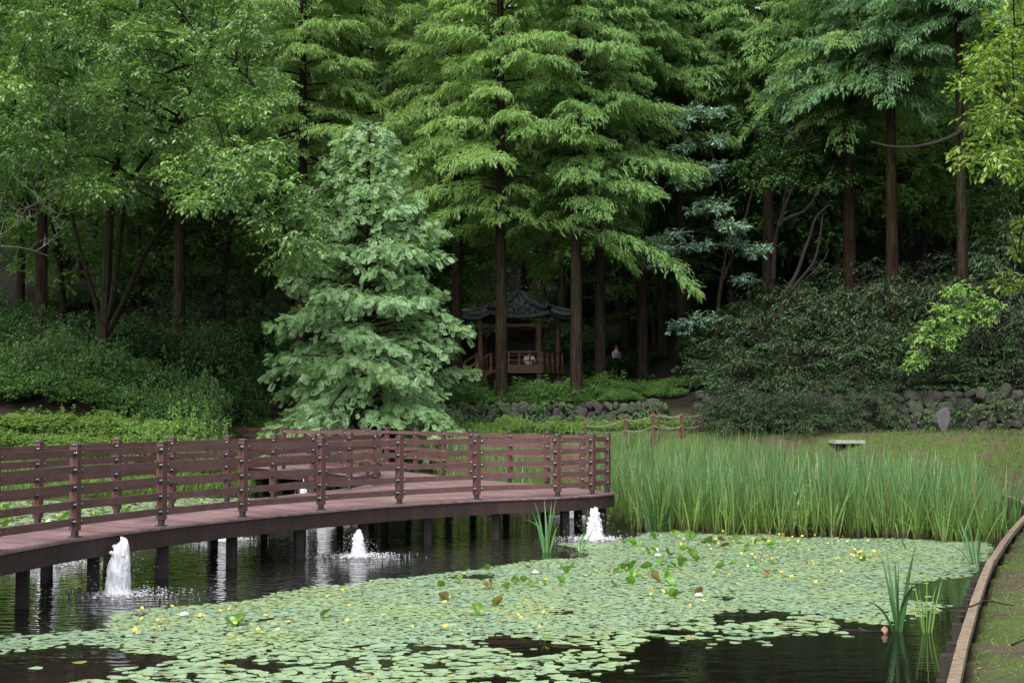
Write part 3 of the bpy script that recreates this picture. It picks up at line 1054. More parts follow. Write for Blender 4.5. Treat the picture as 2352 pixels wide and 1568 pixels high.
LL = [(CL1, 'green water lily leaf standing in the yellow flower drift near the reeds', 'lily leaves in the yellow drift', 1.0),
      (CL2, 'green water lily leaf in the raised clump right of the corner jet', 'lily leaves in the raised clump', 1.0),
      (CL3, 'lone upright water lily leaf towards the timber edged bank', 'lily leaves towards the bank', 0.8),
      (CL4, 'folded green water lily leaf poking up from the middle of the mat', 'lily leaves in the middle of the mat', 0.85),
      (CL5, 'broad water lily leaf behind the boardwalk railing', 'lily leaves behind the railing', 1.5)]
for pts, lab, gr, sc in LL:
    for u, v in pts:
        q = on(u, v)
        s = g.uniform(0.06, 0.10) * sc
        t_ = thing('lily_leaf', lab, 'lily leaf', (q[0], q[1], s * g.uniform(0.5, 1.1)), gr)
        t_.rotation_euler = (g.uniform(0.15, 1.0), g.normal(0, 0.4), g.uniform(0, 6.28))
        t_.scale = (s, s, s)
        put('leaf', leaf_me[g.integers(0, 9)], t_)
        put('stem', lstem_me, t_)

# white water lilies
M['white'] = plain('white_petal', (0.85, 0.82, 0.84), (0.9, 0.88, 0.9), 20, 0.5, 0.3)
mb = MB()
for ring_, n, el, r in ((0, 8, 0.45, 1.0), (1, 7, 0.95, 0.85), (2, 5, 1.3, 0.7)):
    for q in range(n):
        a = q * 2 * math.pi / n + ring_ * 0.4
        d = np.array([math.cos(a) * math.cos(el), math.sin(a) * math.cos(el), math.sin(el)])
        s = np.array([-math.sin(a), math.cos(a), 0])
        mb.add([(0, 0, 0), d * r * 0.55 + s * 0.24, d * r, d * r * 0.55 - s * 0.24], [[0, 1, 2, 3]])
wl_me = mb.mesh('petals', M['white'])
mb = MB()
mb.lathe([(0.0, 0.0), (0.18, 0.05), (0.16, 0.34), (0, 0.38)], (0, 0, 0), 8)
wc_me = mb.mesh('stamens', M['petal'])
for (u, v), lab in zip([(1511, 1280), (1605, 1373), (2084, 1228), (1229, 1320), (421, 1418)],
                       ['open white water lily among the raised leaf clump', 'white water lily beside a small dark gap in the mat', 'white water lily at the foot of the right hand reeds',
                        'white water lily near the rear edge of the mat in the middle', 'white water lily near the tall jet at the left of the mat']):
    q = on(u, v)
    t_ = thing('water_lily', lab, 'water lily', (q[0], q[1], 0.015), 'white water lilies')
    t_.scale = (0.075,) * 3
    put('petals', wl_me, t_)
    put('stamens', wc_me, t_)

# ------------------------------------------------------------------ reeds
m, t, p, o = newmat('reed_blade')
tc = t.nodes.new('ShaderNodeTexCoord')
sx = t.nodes.new('ShaderNodeSeparateXYZ')
t.links.new(tc.outputs['Object'], sx.inputs[0])
gnode = t.nodes.new('ShaderNodeNewGeometry')
zj = math2(t, 'ADD', sx.outputs[2], math2(t, 'MULTIPLY', gnode.outputs['Random Per Island'], 0.35))
tip = mixcol(t, gnode.outputs['Random Per Island'], (0.03, 0.085, 0.022), (0.105, 0.19, 0.062))
mid = mixcol(t, gnode.outputs['Random Per Island'], (0.05, 0.105, 0.016), (0.135, 0.215, 0.05))
mr = t.nodes.new('ShaderNodeMapRange')
mr.inputs[1].default_value = 0.55
mr.inputs[2].default_value = 1.15
t.links.new(zj, mr.inputs[0])
col = mixcol(t, mr.outputs[0], mid, tip)
mr = t.nodes.new('ShaderNodeMapRange')
mr.inputs[1].default_value = 0.16
mr.inputs[2].default_value = 0.36
t.links.new(zj, mr.inputs[0])
col = mixcol(t, mr.outputs[0], (0.045, 0.033, 0.018), col)
dead = ramp(t, gnode.outputs['Random Per Island'], (0.955, (0, 0, 0)), (0.96, (1, 1, 1)))
col = mixcol(t, dead, col, (0.17, 0.125, 0.06))
t.links.new(col, p.inputs['Base Color'])
p.inputs['Roughness'].default_value = 0.38
p.inputs['Specular IOR Level'].default_value = 0.38
tr = t.nodes.new('ShaderNodeBsdfTranslucent')
t.links.new(col, tr.inputs['Color'])
mx = t.nodes.new('ShaderNodeMixShader')
mx.inputs[0].default_value = 0.3
t.links.new(p.outputs[0], mx.inputs[1])
t.links.new(tr.outputs[0], mx.inputs[2])
t.links.new(mx.outputs[0], o.inputs['Surface'])
M['reed'] = m
M['iris_dark'] = leaf_mat('iris_blade_dark', (0.014, 0.05, 0.014), (0.03, 0.09, 0.024), None, 0.2, 0.4, 0.45, 0.1)
M['iris'] = leaf_mat('iris_blade', (0.035, 0.11, 0.035), (0.085, 0.19, 0.06), None, 0.25, 0.4, 0.5, 0.1)


def blades(mb, pos, h, lean, curl, wd, az, seg=6, tail=0.12):
    n = len(pos)
    t_ = np.linspace(0, 1, seg + 1)
    h = np.broadcast_to(np.asarray(h, float), (n,))
    wd = np.broadcast_to(np.asarray(wd, float), (n,))
    bend = np.linalg.norm(curl, axis=1)
    P = pos[:, None, :].repeat(seg + 1, 1).copy()
    P[:, :, :2] += lean[:, None, :] * t_[None, :, None] + curl[:, None, :] * (t_ ** 2.6)[None, :, None]
    P[:, :, 2] += h[:, None] * t_[None] - (0.55 * bend[:, None]) * (t_ ** 3.2)[None]
    s = np.stack([np.cos(az), np.sin(az), 0 * az], 1)
    prof = np.minimum(1, (0.55 + 1.2 * t_)) * np.maximum(tail, 1 - t_ ** 3)
    off = s[:, None, :] * (wd[:, None] * prof[None])[:, :, None] / 2
    v = np.stack([P - off, P + off], 2).reshape(-1, 3)
    m_ = 2 * (seg + 1)
    f = np.array([[2 * q, 2 * q + 1, 2 * q + 3, 2 * q + 2] for q in range(seg)])
    F = f[None] + (np.arange(n) * m_)[:, None, None]
    mb.add(v, F.reshape(-1, 4))


def clump(mb, pos, gg, nb=5, h=1.75, spread=0.25, wd=0.016, bent=0.12):
    n = len(pos)
    B = np.repeat(pos, nb, 0)
    N = len(B)
    a = gg.uniform(0, 6.28, N)
    B = B + np.stack([np.cos(a), np.sin(a), 0 * a], 1) * gg.uniform(0, 0.035, N)[:, None]
    hh = h * gg.uniform(0.6, 1.06, N) * np.repeat(gg.uniform(0.74, 1.08, n), nb)
    base = np.repeat(gg.normal(0, 0.09, (n, 2)), nb, 0)
    ln = base + np.stack([np.cos(a), np.sin(a)], 1) * np.abs(gg.normal(0, spread, N))[:, None]
    cu = np.stack([np.cos(a), np.sin(a)], 1) * (np.abs(gg.normal(0, 0.10, N)) + np.where(gg.uniform(0, 1, N) < bent, gg.uniform(0.35, 0.9, N), 0))[:, None]
    hh = np.where(np.linalg.norm(cu, axis=1) > 0.35, hh * 0.68, hh)
    blades(mb, B, hh, ln, cu, wd * gg.uniform(0.7, 1.3, N), gg.uniform(0, 3.14, N))


BED = [(2.5, 29.3), (2.7, 28.3), (3.6, 27.9), (5.0, 27.7), (6.6, 27.6), (7.6, 26.8), (8.4, 26.3), (8.9, 26.8), (9.7, 29), (10.7, 33), (10.6, 37.5), (9.2, 40), (6, 41.8), (2, 43.3), (-1.4, 44), (-2.4, 42.6), (-1.4, 39.2), (0.2, 35.8), (1.5, 32.6), (2.3, 30.6)]
g = np.random.default_rng(21)
x, y = jgrid(-3, 11.5, 26, 44.5, 0.185)
k = inpoly(x, y, BED) & ((y < 31.5) | (g.uniform(0, 1, x.size) < 0.55)) & (cloud(x, y, 0.25) > -0.75)
pos = np.stack([x[k], y[k], np.full(k.sum(), -0.05)], 1)
front = polydist(pos[:, 0], pos[:, 1], BED) < 0.4
mb = MB()
back = (pos[:, 1] > 37) & (pos[:, 0] < 7.5)
clump(mb, pos[~back], g, 5, 1.66, 0.17, 0.025, 0.16)
clump(mb, pos[back], g, 5, 2.0, 0.17, 0.025, 0.12)
tag(mb.build('reed_bed', M['reed']), 'dense bed of tall green reeds with brown bases standing in the pond', 'reeds', None, 'stuff')
rc_me = []
for s in range(6):
    mb = MB()
    gg = np.random.default_rng(50 + s)
    clump(mb, np.stack([gg.normal(0, 0.10, 4), gg.normal(0, 0.06, 4), np.full(4, -0.05)], 1), gg, 6, 1.66, 0.19, 0.026, 0.2)
    rc_me.append(mb.mesh('reed_clump', M['reed']))
FE = dense([(2.5, 29.0), (3.3, 27.9), (5.0, 27.6), (6.6, 27.45), (7.6, 26.6), (8.5, 26.0), (9.2, 26.2)], 0.17)
for j in range(0, len(FE), 1):
    if g.uniform() < 0.12:
        continue
    o = put('reed_clump', rc_me[g.integers(0, 6)])
    o.location = (FE[j][0] + g.normal(0, 0.06), FE[j][1] + g.normal(0, 0.16), 0)
    o.rotation_euler = (g.normal(0, 0.04), g.normal(0.0, 0.05), g.uniform(0, 6.28))
    s = g.uniform(0.82, 1.06)
    o.scale = (s, s, s)
    tag(o, 'upright reed clump with dark stems at the front edge of the reed bed', 'reed clump', 'reed clumps along the front edge')


def iris(u, v, h, n, spread, wd, label, mat, seed, bent=0.15, rr=0.06, lean=(0, 0)):
    gg = np.random.default_rng(seed)
    q = on(u, v)
    mb = MB()
    a = gg.uniform(0, 6.28, n)
    B = np.stack([np.cos(a), np.sin(a), 0 * a], 1) * gg.uniform(0, rr, n)[:, None] + [0, 0, -0.06]
    ln = np.stack([np.cos(a), np.sin(a)], 1) * (gg.uniform(0.1, 1, n) * spread)[:, None] + np.array(lean)
    cu = np.stack([np.cos(a), np.sin(a)], 1) * (gg.uniform(0, 0.10, n) + np.where(gg.uniform(0, 1, n) < bent, 0.45, 0))[:, None] * h
    blades(mb, B, h * gg.uniform(0.55, 1.05, n), ln, cu, wd * gg.uniform(0.8, 1.2, n), gg.uniform(-0.8, 0.8, n), 8)
    o_ = mb.build('iris_clump', mat)
    o_.location = q
    return tag(o_, label, 'iris clump')


iris(1256, 1268, 1.0, 12, 0.13, 0.034, 'bright green iris clump standing in the water before the boardwalk corner', M['iris'], 1, 0.14)
iris(1330, 1266, 0.5, 4, 0.30, 0.03, 'small arching iris sprout beside the corner jet', M['iris'], 12, 0.6)
iris(2062, 1450, 1.02, 8, 0.26, 0.042, 'tall dark iris blades standing alone in the near open water', M['iris_dark'], 7, 0.02, 0.06, (-0.08, 0))
iris(2128, 1452, 0.75, 8, 0.10, 0.016, 'thin pale green iris blades between the dark iris and the bank', M['lime'], 4, 0.1, 0.05)
iris(2243, 1296, 0.92, 12, 0.16, 0.02, 'fan of slim iris blades at the timber edging', M['iris'], 5, 0.1, 0.1, (-0.12, 0))
iris(1510, 1222, 1.05, 34, 0.22, 0.03, 'dense dark iris clump at the left front of the reed bed', M['iris_dark'], 6, 0.25, 0.22)
iris(2312, 1238, 1.5, 26, 0.18, 0.022, 'tall dark iris clump where the reeds meet the bank', M['iris_dark'], 9, 0.12, 0.25)

# ------------------------------------------------------------------ timber edged bank
ED = dense([(2.2, 7.4), (3.05, 9.95), (3.93, 12.4), (4.68, 14.45), (6.25, 18.6), (8.05, 23.0), (10.5, 29), (11.6, 34)], 0.05)
edge = thing('timber_edging', 'weathered board on dark stakes holding up the mossy bank', 'edging', (ED[0][0], ED[0][1], 0))
L = 46
for j in range(0, len(ED) - L, L):
    a, b = ED[j], ED[j + L]
    d = unit(b - a)
    mb = MB()
    z = 0.45 + g.uniform(-0.012, 0.012)
    mb.beam((*(a + d * 0.004), z), (*(b - d * 0.006), z + g.uniform(-0.01, 0.01)), 0.085, 0.07)
    mb.build('plank', M['timber'], edge)
    mb = MB()
    nrm = np.array([-d[1], d[0]])
    mb.beam((*(a + nrm * 0.03), 0.19), (*(b + nrm * 0.03), 0.19), 0.03, 0.43)
    mb.build('backing_board', M['stake'], edge)
OFF = offset(ED, -0.15)
for j in range(4, len(ED) - 5, 13):
    mb = MB()
    x, y = OFF[j]
    s = g.uniform(0.85, 1.2)
    mb.box((x + g.normal(0, 0.012), y, 0.06), (0.11 * s, 0.10 * s, 0.46 + g.uniform(-0.14, 0.08)), g.uniform(-0.5, 0.5), 0.94)
    mb.build('stake', M['stake'], edge)

M['grass'] = leaf_mat('short_grass', (0.028, 0.048, 0.010), (0.062, 0.088, 0.022), None, 0.3, 0.6, 0.2, 0.1)
mb = MB()
x = g.uniform(2.3, 13, 120000)
y = g.uniform(8, 27, 120000)
k = (~inpoly(x, y, POND)) & (polydist(x, y, POND) > 0.10) & (cloud(x, y, 0.35) + g.normal(0, 0.25, x.size) > -0.02)
uq, vq, fq = proj(np.stack([x, y, np.full(x.size, 0.5)], 1))
k &= (uq < 2560)
x, y = x[k], y[k]
n = x.size
a = g.uniform(0, 6.28, n)
dv = np.stack([np.cos(a), np.sin(a)], 1)
hh = g.uniform(0.012, 0.045, n)
blades(mb, np.stack([x, y, height(x, y) - 0.004], 1), hh, dv * 0.02, dv * g.uniform(0.005, 0.04, n)[:, None], 0.006, g.uniform(0, 3.14, n), 2)
tag(mb.build('bank_grass', leaf_mat('bank_grass_blade', (0.06, 0.105, 0.02), (0.135, 0.185, 0.046), None, 0.3, 0.6, 0.2, 0.1)), 'short patchy grass and moss on the near bank', 'grass', None, 'stuff')
mb = MB()
x = g.uniform(-16, 22, 60000)
y = g.uniform(36, 51, 60000)
yw = np.interp(x, WX, WY)
k = (~inpoly(x, y, POND)) & (y < yw - 0.1) & (cloud(x, y, 0.3) + g.normal(0, 0.3, x.size) > -0.35)
x, y = x[k], y[k]
n = x.size
a = g.uniform(0, 6.28, n)
dv = np.stack([np.cos(a), np.sin(a)], 1)
blades(mb, np.stack([x, y, height(x, y) - 0.01], 1), g.uniform(0.05, 0.16, n) * np.where(x < -6, 2.6, 1), dv * 0.05, dv * g.uniform(0.02, 0.12, n)[:, None], 0.018, g.uniform(0, 3.14, n), 3)
tag(mb.build('shore_grass', M['grass']), 'green grass and ground cover along the far shore', 'grass', None, 'stuff')


def stick(name, pts, r, label, cat, mat, group=None):
    mb = MB()
    mb.tube(pts, np.linspace(r, r * 0.45, len(pts)), 5)
    return tag(mb.build(name, mat), label, cat, group)


def bk(u, v, z=0.47):
    return on(u, v, z)


M['meadow'] = leaf_mat('tall_shore_grass', (0.06, 0.13, 0.02), (0.13, 0.22, 0.05), None, 0.35, 0.5, 0.3, 0.1)
mb = MB()
x = g.uniform(-17, -7.7, 30000)
y = g.uniform(36.5, 43, 30000)
dq = polydist(x, y, POND)
k = (~inpoly(x, y, POND)) & (dq < 2.2 + g.normal(0, 0.3, x.size)) & (cloud(x, y, 0.5) > -0.5)
x, y = x[k], y[k]
n = x.size
a = g.uniform(0, 6.28, n)
dv = np.stack([np.cos(a), np.sin(a)], 1)
blades(mb, np.stack([x, y, height(x, y) - 0.01], 1), g.uniform(0.2, 0.6, n), dv * 0.12, dv * g.uniform(0.05, 0.3, n)[:, None], 0.02, g.uniform(0, 3.14, n), 4)
tag(mb.build('tall_grass', M['meadow']), 'tall bright grass on the left shore behind the boardwalk', 'grass', None, 'stuff')
M['litter'] = leaf_mat('leaf_litter', (0.05, 0.035, 0.02), (0.17, 0.13, 0.085), None, 0.1, 0.7, 0.2, 0.1)
mb = MB()
x = g.uniform(2.3, 13, 9000)
y = g.uniform(8.5, 27, 9000)
k = (~inpoly(x, y, POND)) & (polydist(x, y, POND) > 0.09)
x, y = x[k], y[k]
n = x.size
a = g.uniform(0, 6.28, n)
mb.scatter(np.array([(0, 0, 0), (0.3, 0.4, 0.12), (0, 1, 0), (-0.3, 0.5, 0.16)]), np.array([[0, 1, 2, 3]]), np.stack([x, y, height(x, y) + 0.006], 1), np.stack([np.cos(a), np.sin(a), g.normal(0, 0.2, n)], 1), np.stack([g.normal(0, 0.3, n), g.normal(0, 0.3, n), np.ones(n)], 1), g.uniform(0.012, 0.045, n))
tag(mb.build('leaf_litter', M['litter']), 'dry leaf litter and crumbs scattered over the mossy near bank', 'litter', None, 'stuff')
stick('twig', [bk(2165, 1396, 0.5), bk(2230, 1392, 0.52), bk(2262, 1378, 0.55), bk(2290, 1383, 0.50), bk(2330, 1390, 0.47)], 0.011, 'bent dark twig lying across the timber edging', 'twig', M['bark_dark'])
stick('twig', [bk(2325, 1480, 0.46), bk(2352, 1468, 0.48), bk(2390, 1462, 0.47)], 0.012, 'short dark twig on the grass near the right corner', 'twig', M['bark_dark'])
stick('twig', [bk(2270, 1562, 0.46), bk(2320, 1548, 0.49), bk(2370, 1520, 0.46)], 0.006, 'thin pale stalk lying on the lowest grass', 'twig', M['bark_pale'])
stick('stick', [on(1935, 1446, 0.004), on(1990, 1449, 0.008), on(2068, 1449, 0.004)], 0.010, 'long thin stick floating at the foot of the dark iris', 'stick', M['bark_dark'])
stick('stalk', [on(1972, 1442, 0.01), on(2000, 1450, 0.006)], 0.005, 'pale dead stalk floating left of the dark iris', 'stalk', M['bark_pale'])
q = on(2032, 1455)
mb = MB()
mb.add([(0, 0, 0), (-0.05, 0.02, 0.06), (0.0, 0.01, 0.115), (0.055, 0.03, 0.07), (0.03, 0.0, -0.01)], [[0, 4, 3, 2, 1]])
mb.add([(0, 0, 0), (0.03, -0.03, 0.05), (0.0, 0.012, 0.115), (-0.052, 0.018, 0.06)], [[0, 1, 2, 3]])
o = mb.build('dead_leaf', plain('dry_leaf', (0.15, 0.08, 0.045), (0.24, 0.15, 0.10), 9, 0.7))
o.location = q
o.scale = (0.75, 0.75, 0.75)
tag(o, 'curled orange brown dead leaf floating beside the dark iris', 'dead leaf')
#PART4
# ------------------------------------------------------------------ dry stone walls
g = np.random.default_rng(31)


def rock_template(seed):
    gg = np.random.default_rng(seed)
    v = ICO2_V.copy()
    v = np.sign(v) * np.abs(v) ** gg.uniform(0.4, 0.7)
    v *= np.array([gg.uniform(0.85, 1.2), 0.75, gg.uniform(0.8, 1.1)])
    for s in range(5):
        k = unit(gg.normal(0, 1, 3))
        v += k * (np.sin(v @ gg.normal(0, 2.2, 3) + gg.uniform(0, 6)) * 0.08)[:, None]
    return v


ROCK = [rock_template(s) for s in range(10)]


def stone_wall(x0, x1, label, hgt=1.05, sz=0.17, drop=0.1):
    X = np.arange(x0, x1, 0.05)
    c = np.stack([X, np.interp(X, WX, WY)], 1)
    c = dense(c[::12], 0.05)
    t_ = thing('stone_wall', label, 'stone wall', (c[0][0], c[0][1], 1.5))
    nrm = offset(c, 1.0) - c
    nrm *= np.where(nrm[:, 1:2] > 0, -1, 1)
    mb = MB()
    L_ = len(c) * 0.05
    z = 0.0
    while z < hgt:
        rh = 0.8 * sz
        s = 0.0
        while s < L_:
            wd_ = sz * g.uniform(0.45, 1.25)
            s += wd_ * 1.0
            j = min(len(c) - 1, int(s / 0.05))
            s += wd_ * 1.0
            zo = g.normal(0, 0.05)
            p_ = c[j] + nrm[j] * (0.14 + g.normal(0, 0.04) + 0.18 * (1 - z / hgt))
            z0 = min(ground(*(c[j] + nrm[j] * 0.7)), 2.0) - drop
            if g.uniform() < 0.04:
                continue
            tv = ROCK[g.integers(0, 10)] * np.array([wd_ * 1.05, sz * 0.9, g.uniform(0.75, 1.5) * rh])
            al = math.atan2(nrm[j][1], nrm[j][0]) + math.pi / 2 + g.normal(0, 0.15)
            ti = g.normal(0, 0.4)
            v = tv.copy()
            v[:, 0], v[:, 2] = tv[:, 0] * math.cos(ti) - tv[:, 2] * math.sin(ti), tv[:, 0] * math.sin(ti) + tv[:, 2] * math.cos(ti)
            v = np.stack([v[:, 0] * math.cos(al) - v[:, 1] * math.sin(al), v[:, 0] * math.sin(al) + v[:, 1] * math.cos(al), v[:, 2]], 1)
            mb.add(v + np.array([*p_, z0 + z + rh * 0.8 + zo]), ICO2_F)
        z += rh * 1.45
    mb.build('stones', M['stone'], t_)
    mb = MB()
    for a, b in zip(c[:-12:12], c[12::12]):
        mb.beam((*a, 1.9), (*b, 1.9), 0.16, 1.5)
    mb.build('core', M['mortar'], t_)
    return t_


m, t, p, o = newmat('mossy_wall_stone')
n1 = noise(t, 4, 5, 0.6)
n2 = noise(t, 1.3, 4, 0.6)
g_ = t.nodes.new('ShaderNodeNewGeometry')
col = mixcol(t, g_.outputs['Random Per Island'], (0.004, 0.0034, 0.0028), (0.022, 0.0195, 0.017))
col = mixcol(t, n1, mixcol(t, 1.0, col, (0.6, 0.6, 0.6), 'MULTIPLY'), col)
col = mixcol(t, ramp(t, n2, (0.48, (0, 0, 0)), (0.62, (1, 1, 1))), col, (0.016, 0.022, 0.008))
t.links.new(col, p.inputs['Base Color'])
p.inputs['Roughness'].default_value = 0.9
t.links.new(bump(t, n1, 0.6, 0.04), p.inputs['Normal'])
M['stone'] = m
stone_wall(-11.0, 5.8, 'low dry stone wall behind the far boardwalk arm below the bushes', 0.95)
stone_wall(6.4, 24, 'mossy rubble stone wall under the dark evergreen shrubs on the right', 1.15, 0.19)
# one big pale wedge stone set in the right wall
q = at(2166, 966, 44.0)
mb = MB()
v = np.array([(-0.22, 0, -0.05), (-0.02, 0, -0.42), (0.20, 0, 0.02), (0.16, 0, 0.40), (-0.02, 0, 0.33), (-0.2, 0, 0.12)])
mb.add(np.vstack([v + [0, -0.12, 0], v * 1.05 + [0, 0.3, 0]]) + q, [[0, 1, 2, 3, 4, 5]])
mb.add(np.vstack([v + [0, -0.12, 0], v * 1.05 + [0, 0.3, 0]]) + q, [[a, a + 6, (a + 1) % 6 + 6, (a + 1) % 6] for a in range(6)])
tag(mb.build('wedge_stone', plain('grey_wedge_stone', (0.03, 0.03, 0.031), (0.055, 0.054, 0.056), 9, 0.85)), 'large pale wedge shaped stone set in the right rubble wall', 'stone')
# flat slab on the shore behind the reeds
q = at(1945, 1014, 43.6)
t_ = thing('stone_slab', 'flat pale stone slab on dark supports behind the reeds', 'stone slab', (q[0], q[1], q[2] - 0.05))
mb = MB()
mb.box((0, 0, 0.05), (0.95, 0.7, 0.10), 0.1, 0.96)
mb.build('slab', M['granite'], t_, world=False)
for s in (-0.3, 0.3):
    mb = MB()
    mb.box((s, 0.05, -0.3), (0.2, 0.5, 0.6))
    mb.build('support', M['stake'], t_, world=False)

# ------------------------------------------------------------------ rope fence by the path
FP = [((1345, 985), 46.9), ((1437, 985), 46.2), ((1500, 985), 46.0), ((1567, 985), 46.2), ((1609, 985), 46.9), ((1513, 985), 48.2)]
q0 = at(*FP[0][0], FP[0][1])
rf = thing('rope_fence', 'low rope fence with red-brown posts beside the path behind the reeds', 'rope fence', (q0[0], q0[1], 1.5))
tops = []
for (u, v), d in FP:
    q = at(u, v, d)
    z0 = ground(q[0], d) if d < 50 else 1.7
    z1 = at(u, 946 if u > 1450 else 957, d)[2] if u > 1400 else at(u, 972, d)[2]
    mb = MB()
    mb.box((q[0], q[1], (z0 - 0.2 + z1) / 2), (0.095, 0.095, z1 - z0 + 0.2), 0.3, 0.93)
    mb.build('post', M['fencepost'], rf)
    tops.append((q[0], q[1], z1, z0))
for f in (0.10, 0.52):
    for a, b in zip(tops[:-1], tops[1:]):
        za, zb = a[2] - f * 0.85, b[2] - f * 0.85
        tt = np.linspace(0, 1, 12)
        P = np.stack([a[0] + (b[0] - a[0]) * tt, a[1] - 0.05 + (b[1] - a[1]) * tt, za + (zb - za) * tt - 0.10 * 4 * tt * (1 - tt)], 1)
        mb = MB()
        mb.tube(P, 0.017, 5)
        mb.build('rope', M['rope'], rf)

# ------------------------------------------------------------------ pavilion
PX, PY = 0.30, 60.0
PG = ground(PX, PY)
pav = thing('pavilion', 'six sided timber pavilion with a dark tiled upturned roof among the trunks', 'pavilion', (PX, PY, PG))
FZ = 4.15 - PG
EZ = 6.42 - PG
HEX = [np.array([math.cos(rad(60 * q)), math.sin(rad(60 * q))]) for q in range(6)]
RR = 2.4


def roofz(fr, side):
    """height over the eave; fr = 0 eave .. 1 apex, side = 0 middle .. 1 corner"""
    return 1.0 * fr ** 1.55 + 0.17 * (side ** 2.2) * (1 - fr) ** 2


mb = MB()
for q in range(6):
    A, B = HEX[q], HEX[(q + 1) % 6]
    n, m_ = 12, 12
    v = []
    for i_ in range(n + 1):
        fr = i_ / n
        for k_ in range(m_ + 1):
            e = k_ / m_
            p2 = (A * (1 - e) + B * e) * RR * (1 - 0.94 * fr)
            v.append((p2[0], p2[1], EZ + roofz(fr, abs(2 * e - 1))))
    f = [[i_ * (m_ + 1) + k_, i_ * (m_ + 1) + k_ + 1, (i_ + 1) * (m_ + 1) + k_ + 1, (i_ + 1) * (m_ + 1) + k_] for i_ in range(n) for k_ in range(m_)]
    mb.add(v, f)
    low = [(x, y, z - 0.16) if j <= m_ else (x, y, z) for j, (x, y, z) in enumerate(v)]
    rim = v[:m_ + 1] + low[:m_ + 1]
    mb.add(rim, [[k_, k_ + m_ + 1, k_ + m_ + 2, k_ + 1] for k_ in range(m_)])
    mb.add([(x, y, z - 0.16) for x, y, z in v[:m_ + 1]] + [(0, 0, EZ + 0.25)], [[m_ + 1, k_ + 1, k_] for k_ in range(m_)])
    d = unit(B - A)
    inn = unit(-(A + B))
    for e in np.linspace(0.06, 0.94, 11):                       # rows of rounded tiles
        P = []
        p0 = (A * (1 - e) + B * e) * RR * 1.01
        lim = min(e, 1 - e) * 2
        for s in np.linspace(0, min(1, lim + 0.02), 8):
            p2 = p0 + inn * s * RR * 0.866 * 0.94
            fr = s
            w_ = RR * (1 - 0.94 * fr) / 2
            side = min(1, abs((p2 @ d) / max(w_, 0.05)))
            P.append((p2[0], p2[1], EZ + roofz(fr, side) + 0.02))
        mb.tube(P, 0.05, 6)
roof = mb.build('roof', M['tile'], pav, world=False)
for q in range(6):
    mb = MB()
    P = []
    for s in np.linspace(-0.03, 0.97, 12):
        p2 = HEX[q] * RR * (1 - 0.94 * s)
        P.append((p2[0], p2[1], EZ + roofz(max(s, 0), 1.0) + 0.09))
    mb.tube(P, np.linspace(0.12, 0.09, 12), 8)
    mb.add([P[0], np.array(P[0]) + [0, 0, 0.1], np.array(P[0]) + [0.05, 0, 0.05]], [[0, 1, 2]])
    mb.build('ridge', M['tile'], roof, world=False)
mb = MB()
mb.lathe([(0.0, 0), (0.2, 0), (0.24, 0.08), (0.12, 0.16), (0.1, 0.22), (0.2, 0.30), (0.08, 0.4), (0.07, 0.46), (0.15, 0.54), (0.06, 0.62), (0.05, 0.68), (0.11, 0.76), (0.03, 0.85), (0, 0.98)], (0, 0, EZ + 0.98), 12)
mb.build('finial', M['tile'], roof, world=False, smooth=True)
RC = 1.62
for q in range(6):
    c = HEX[q] * RC
    mb = MB()
    mb.tube([(c[0], c[1], 0.35), (c[0], c[1], EZ + 0.1)], [0.13, 0.115], 12)
    mb.build('column', M['pavwood'], pav, world=False)
    mb = MB()
    mb.lathe([(0, 0.46), (0.17, 0.46), (0.2, 0.4), (0.22, 0), (0.22, -0.3), (0, -0.3)], (c[0], c[1], 0.0), 10)
    mb.build('base_stone', M['granite'], pav, world=False)
mb = MB()
for q in range(6):
    a, b = HEX[q] * RC, HEX[(q + 1) % 6] * RC
    mb.beam((*a, EZ - 0.08), (*b, EZ - 0.08), 0.14, 0.24)
    mb.beam((*a, EZ - 0.42), (*b, EZ - 0.42), 0.09, 0.13)
mb.build('eave_beam', M['pavwood'], pav, world=False)
mb = MB()
v = [(*(h_ * 1.9), FZ) for h_ in HEX] + [(*(h_ * 1.9), FZ - 0.13) for h_ in HEX]
mb.add(v, [[0, 1, 2, 3, 4, 5]])
mb.add(v, [[a, a + 6, (a + 1) % 6 + 6, (a + 1) % 6] for a in range(6)])
mb.build('floor', M['pavwood'], pav, world=False)
mb = MB()
mb.add([(*(h_ * 1.84), FZ - 0.12) for h_ in HEX], [[5, 4, 3, 2, 1, 0]])
mb.build('floor_underside', M['pavwood'], pav, world=False)
for q in range(6):
    if q == 3:
        continue
    a, b = HEX[q] * 1.84, HEX[(q + 1) % 6] * 1.84
    mb = MB()
    mb.beam((*a, FZ + 0.74), (*b, FZ + 0.74), 0.07, 0.06)
    mb.beam((*a, FZ + 0.40), (*b, FZ + 0.40), 0.04, 0.04)
    mb.beam((*a, FZ + 0.12), (*b, FZ + 0.12), 0.04, 0.20)
    for e in np.linspace(0.03, 0.97, 5):
        p2 = a + (b - a) * e
        mb.box((*p2, FZ + 0.33), (0.07, 0.07, 0.80))
        mb.box((p2[0], p2[1] - 0.03, FZ + 0.40), (0.10, 0.09, 0.10))
        mb.box((p2[0], p2[1] - 0.03, FZ - 0.04), (0.10, 0.09, 0.10))
    mb.build('railing_panel', M['pavwood'], pav, world=False)
mb = MB()
sd_ = unit(HEX[3] + HEX[4])
sp = np.array([-sd_[1], sd_[0]])
for s in range(4):
    c = sd_ * (1.75 + s * 0.3)
    mb.box((c[0], c[1], FZ - 0.16 * (s + 1)), (0.32, 1.1, 0.06), math.atan2(sd_[1], sd_[0]))
mb.build('stair', M['pavwood'], pav, world=False)
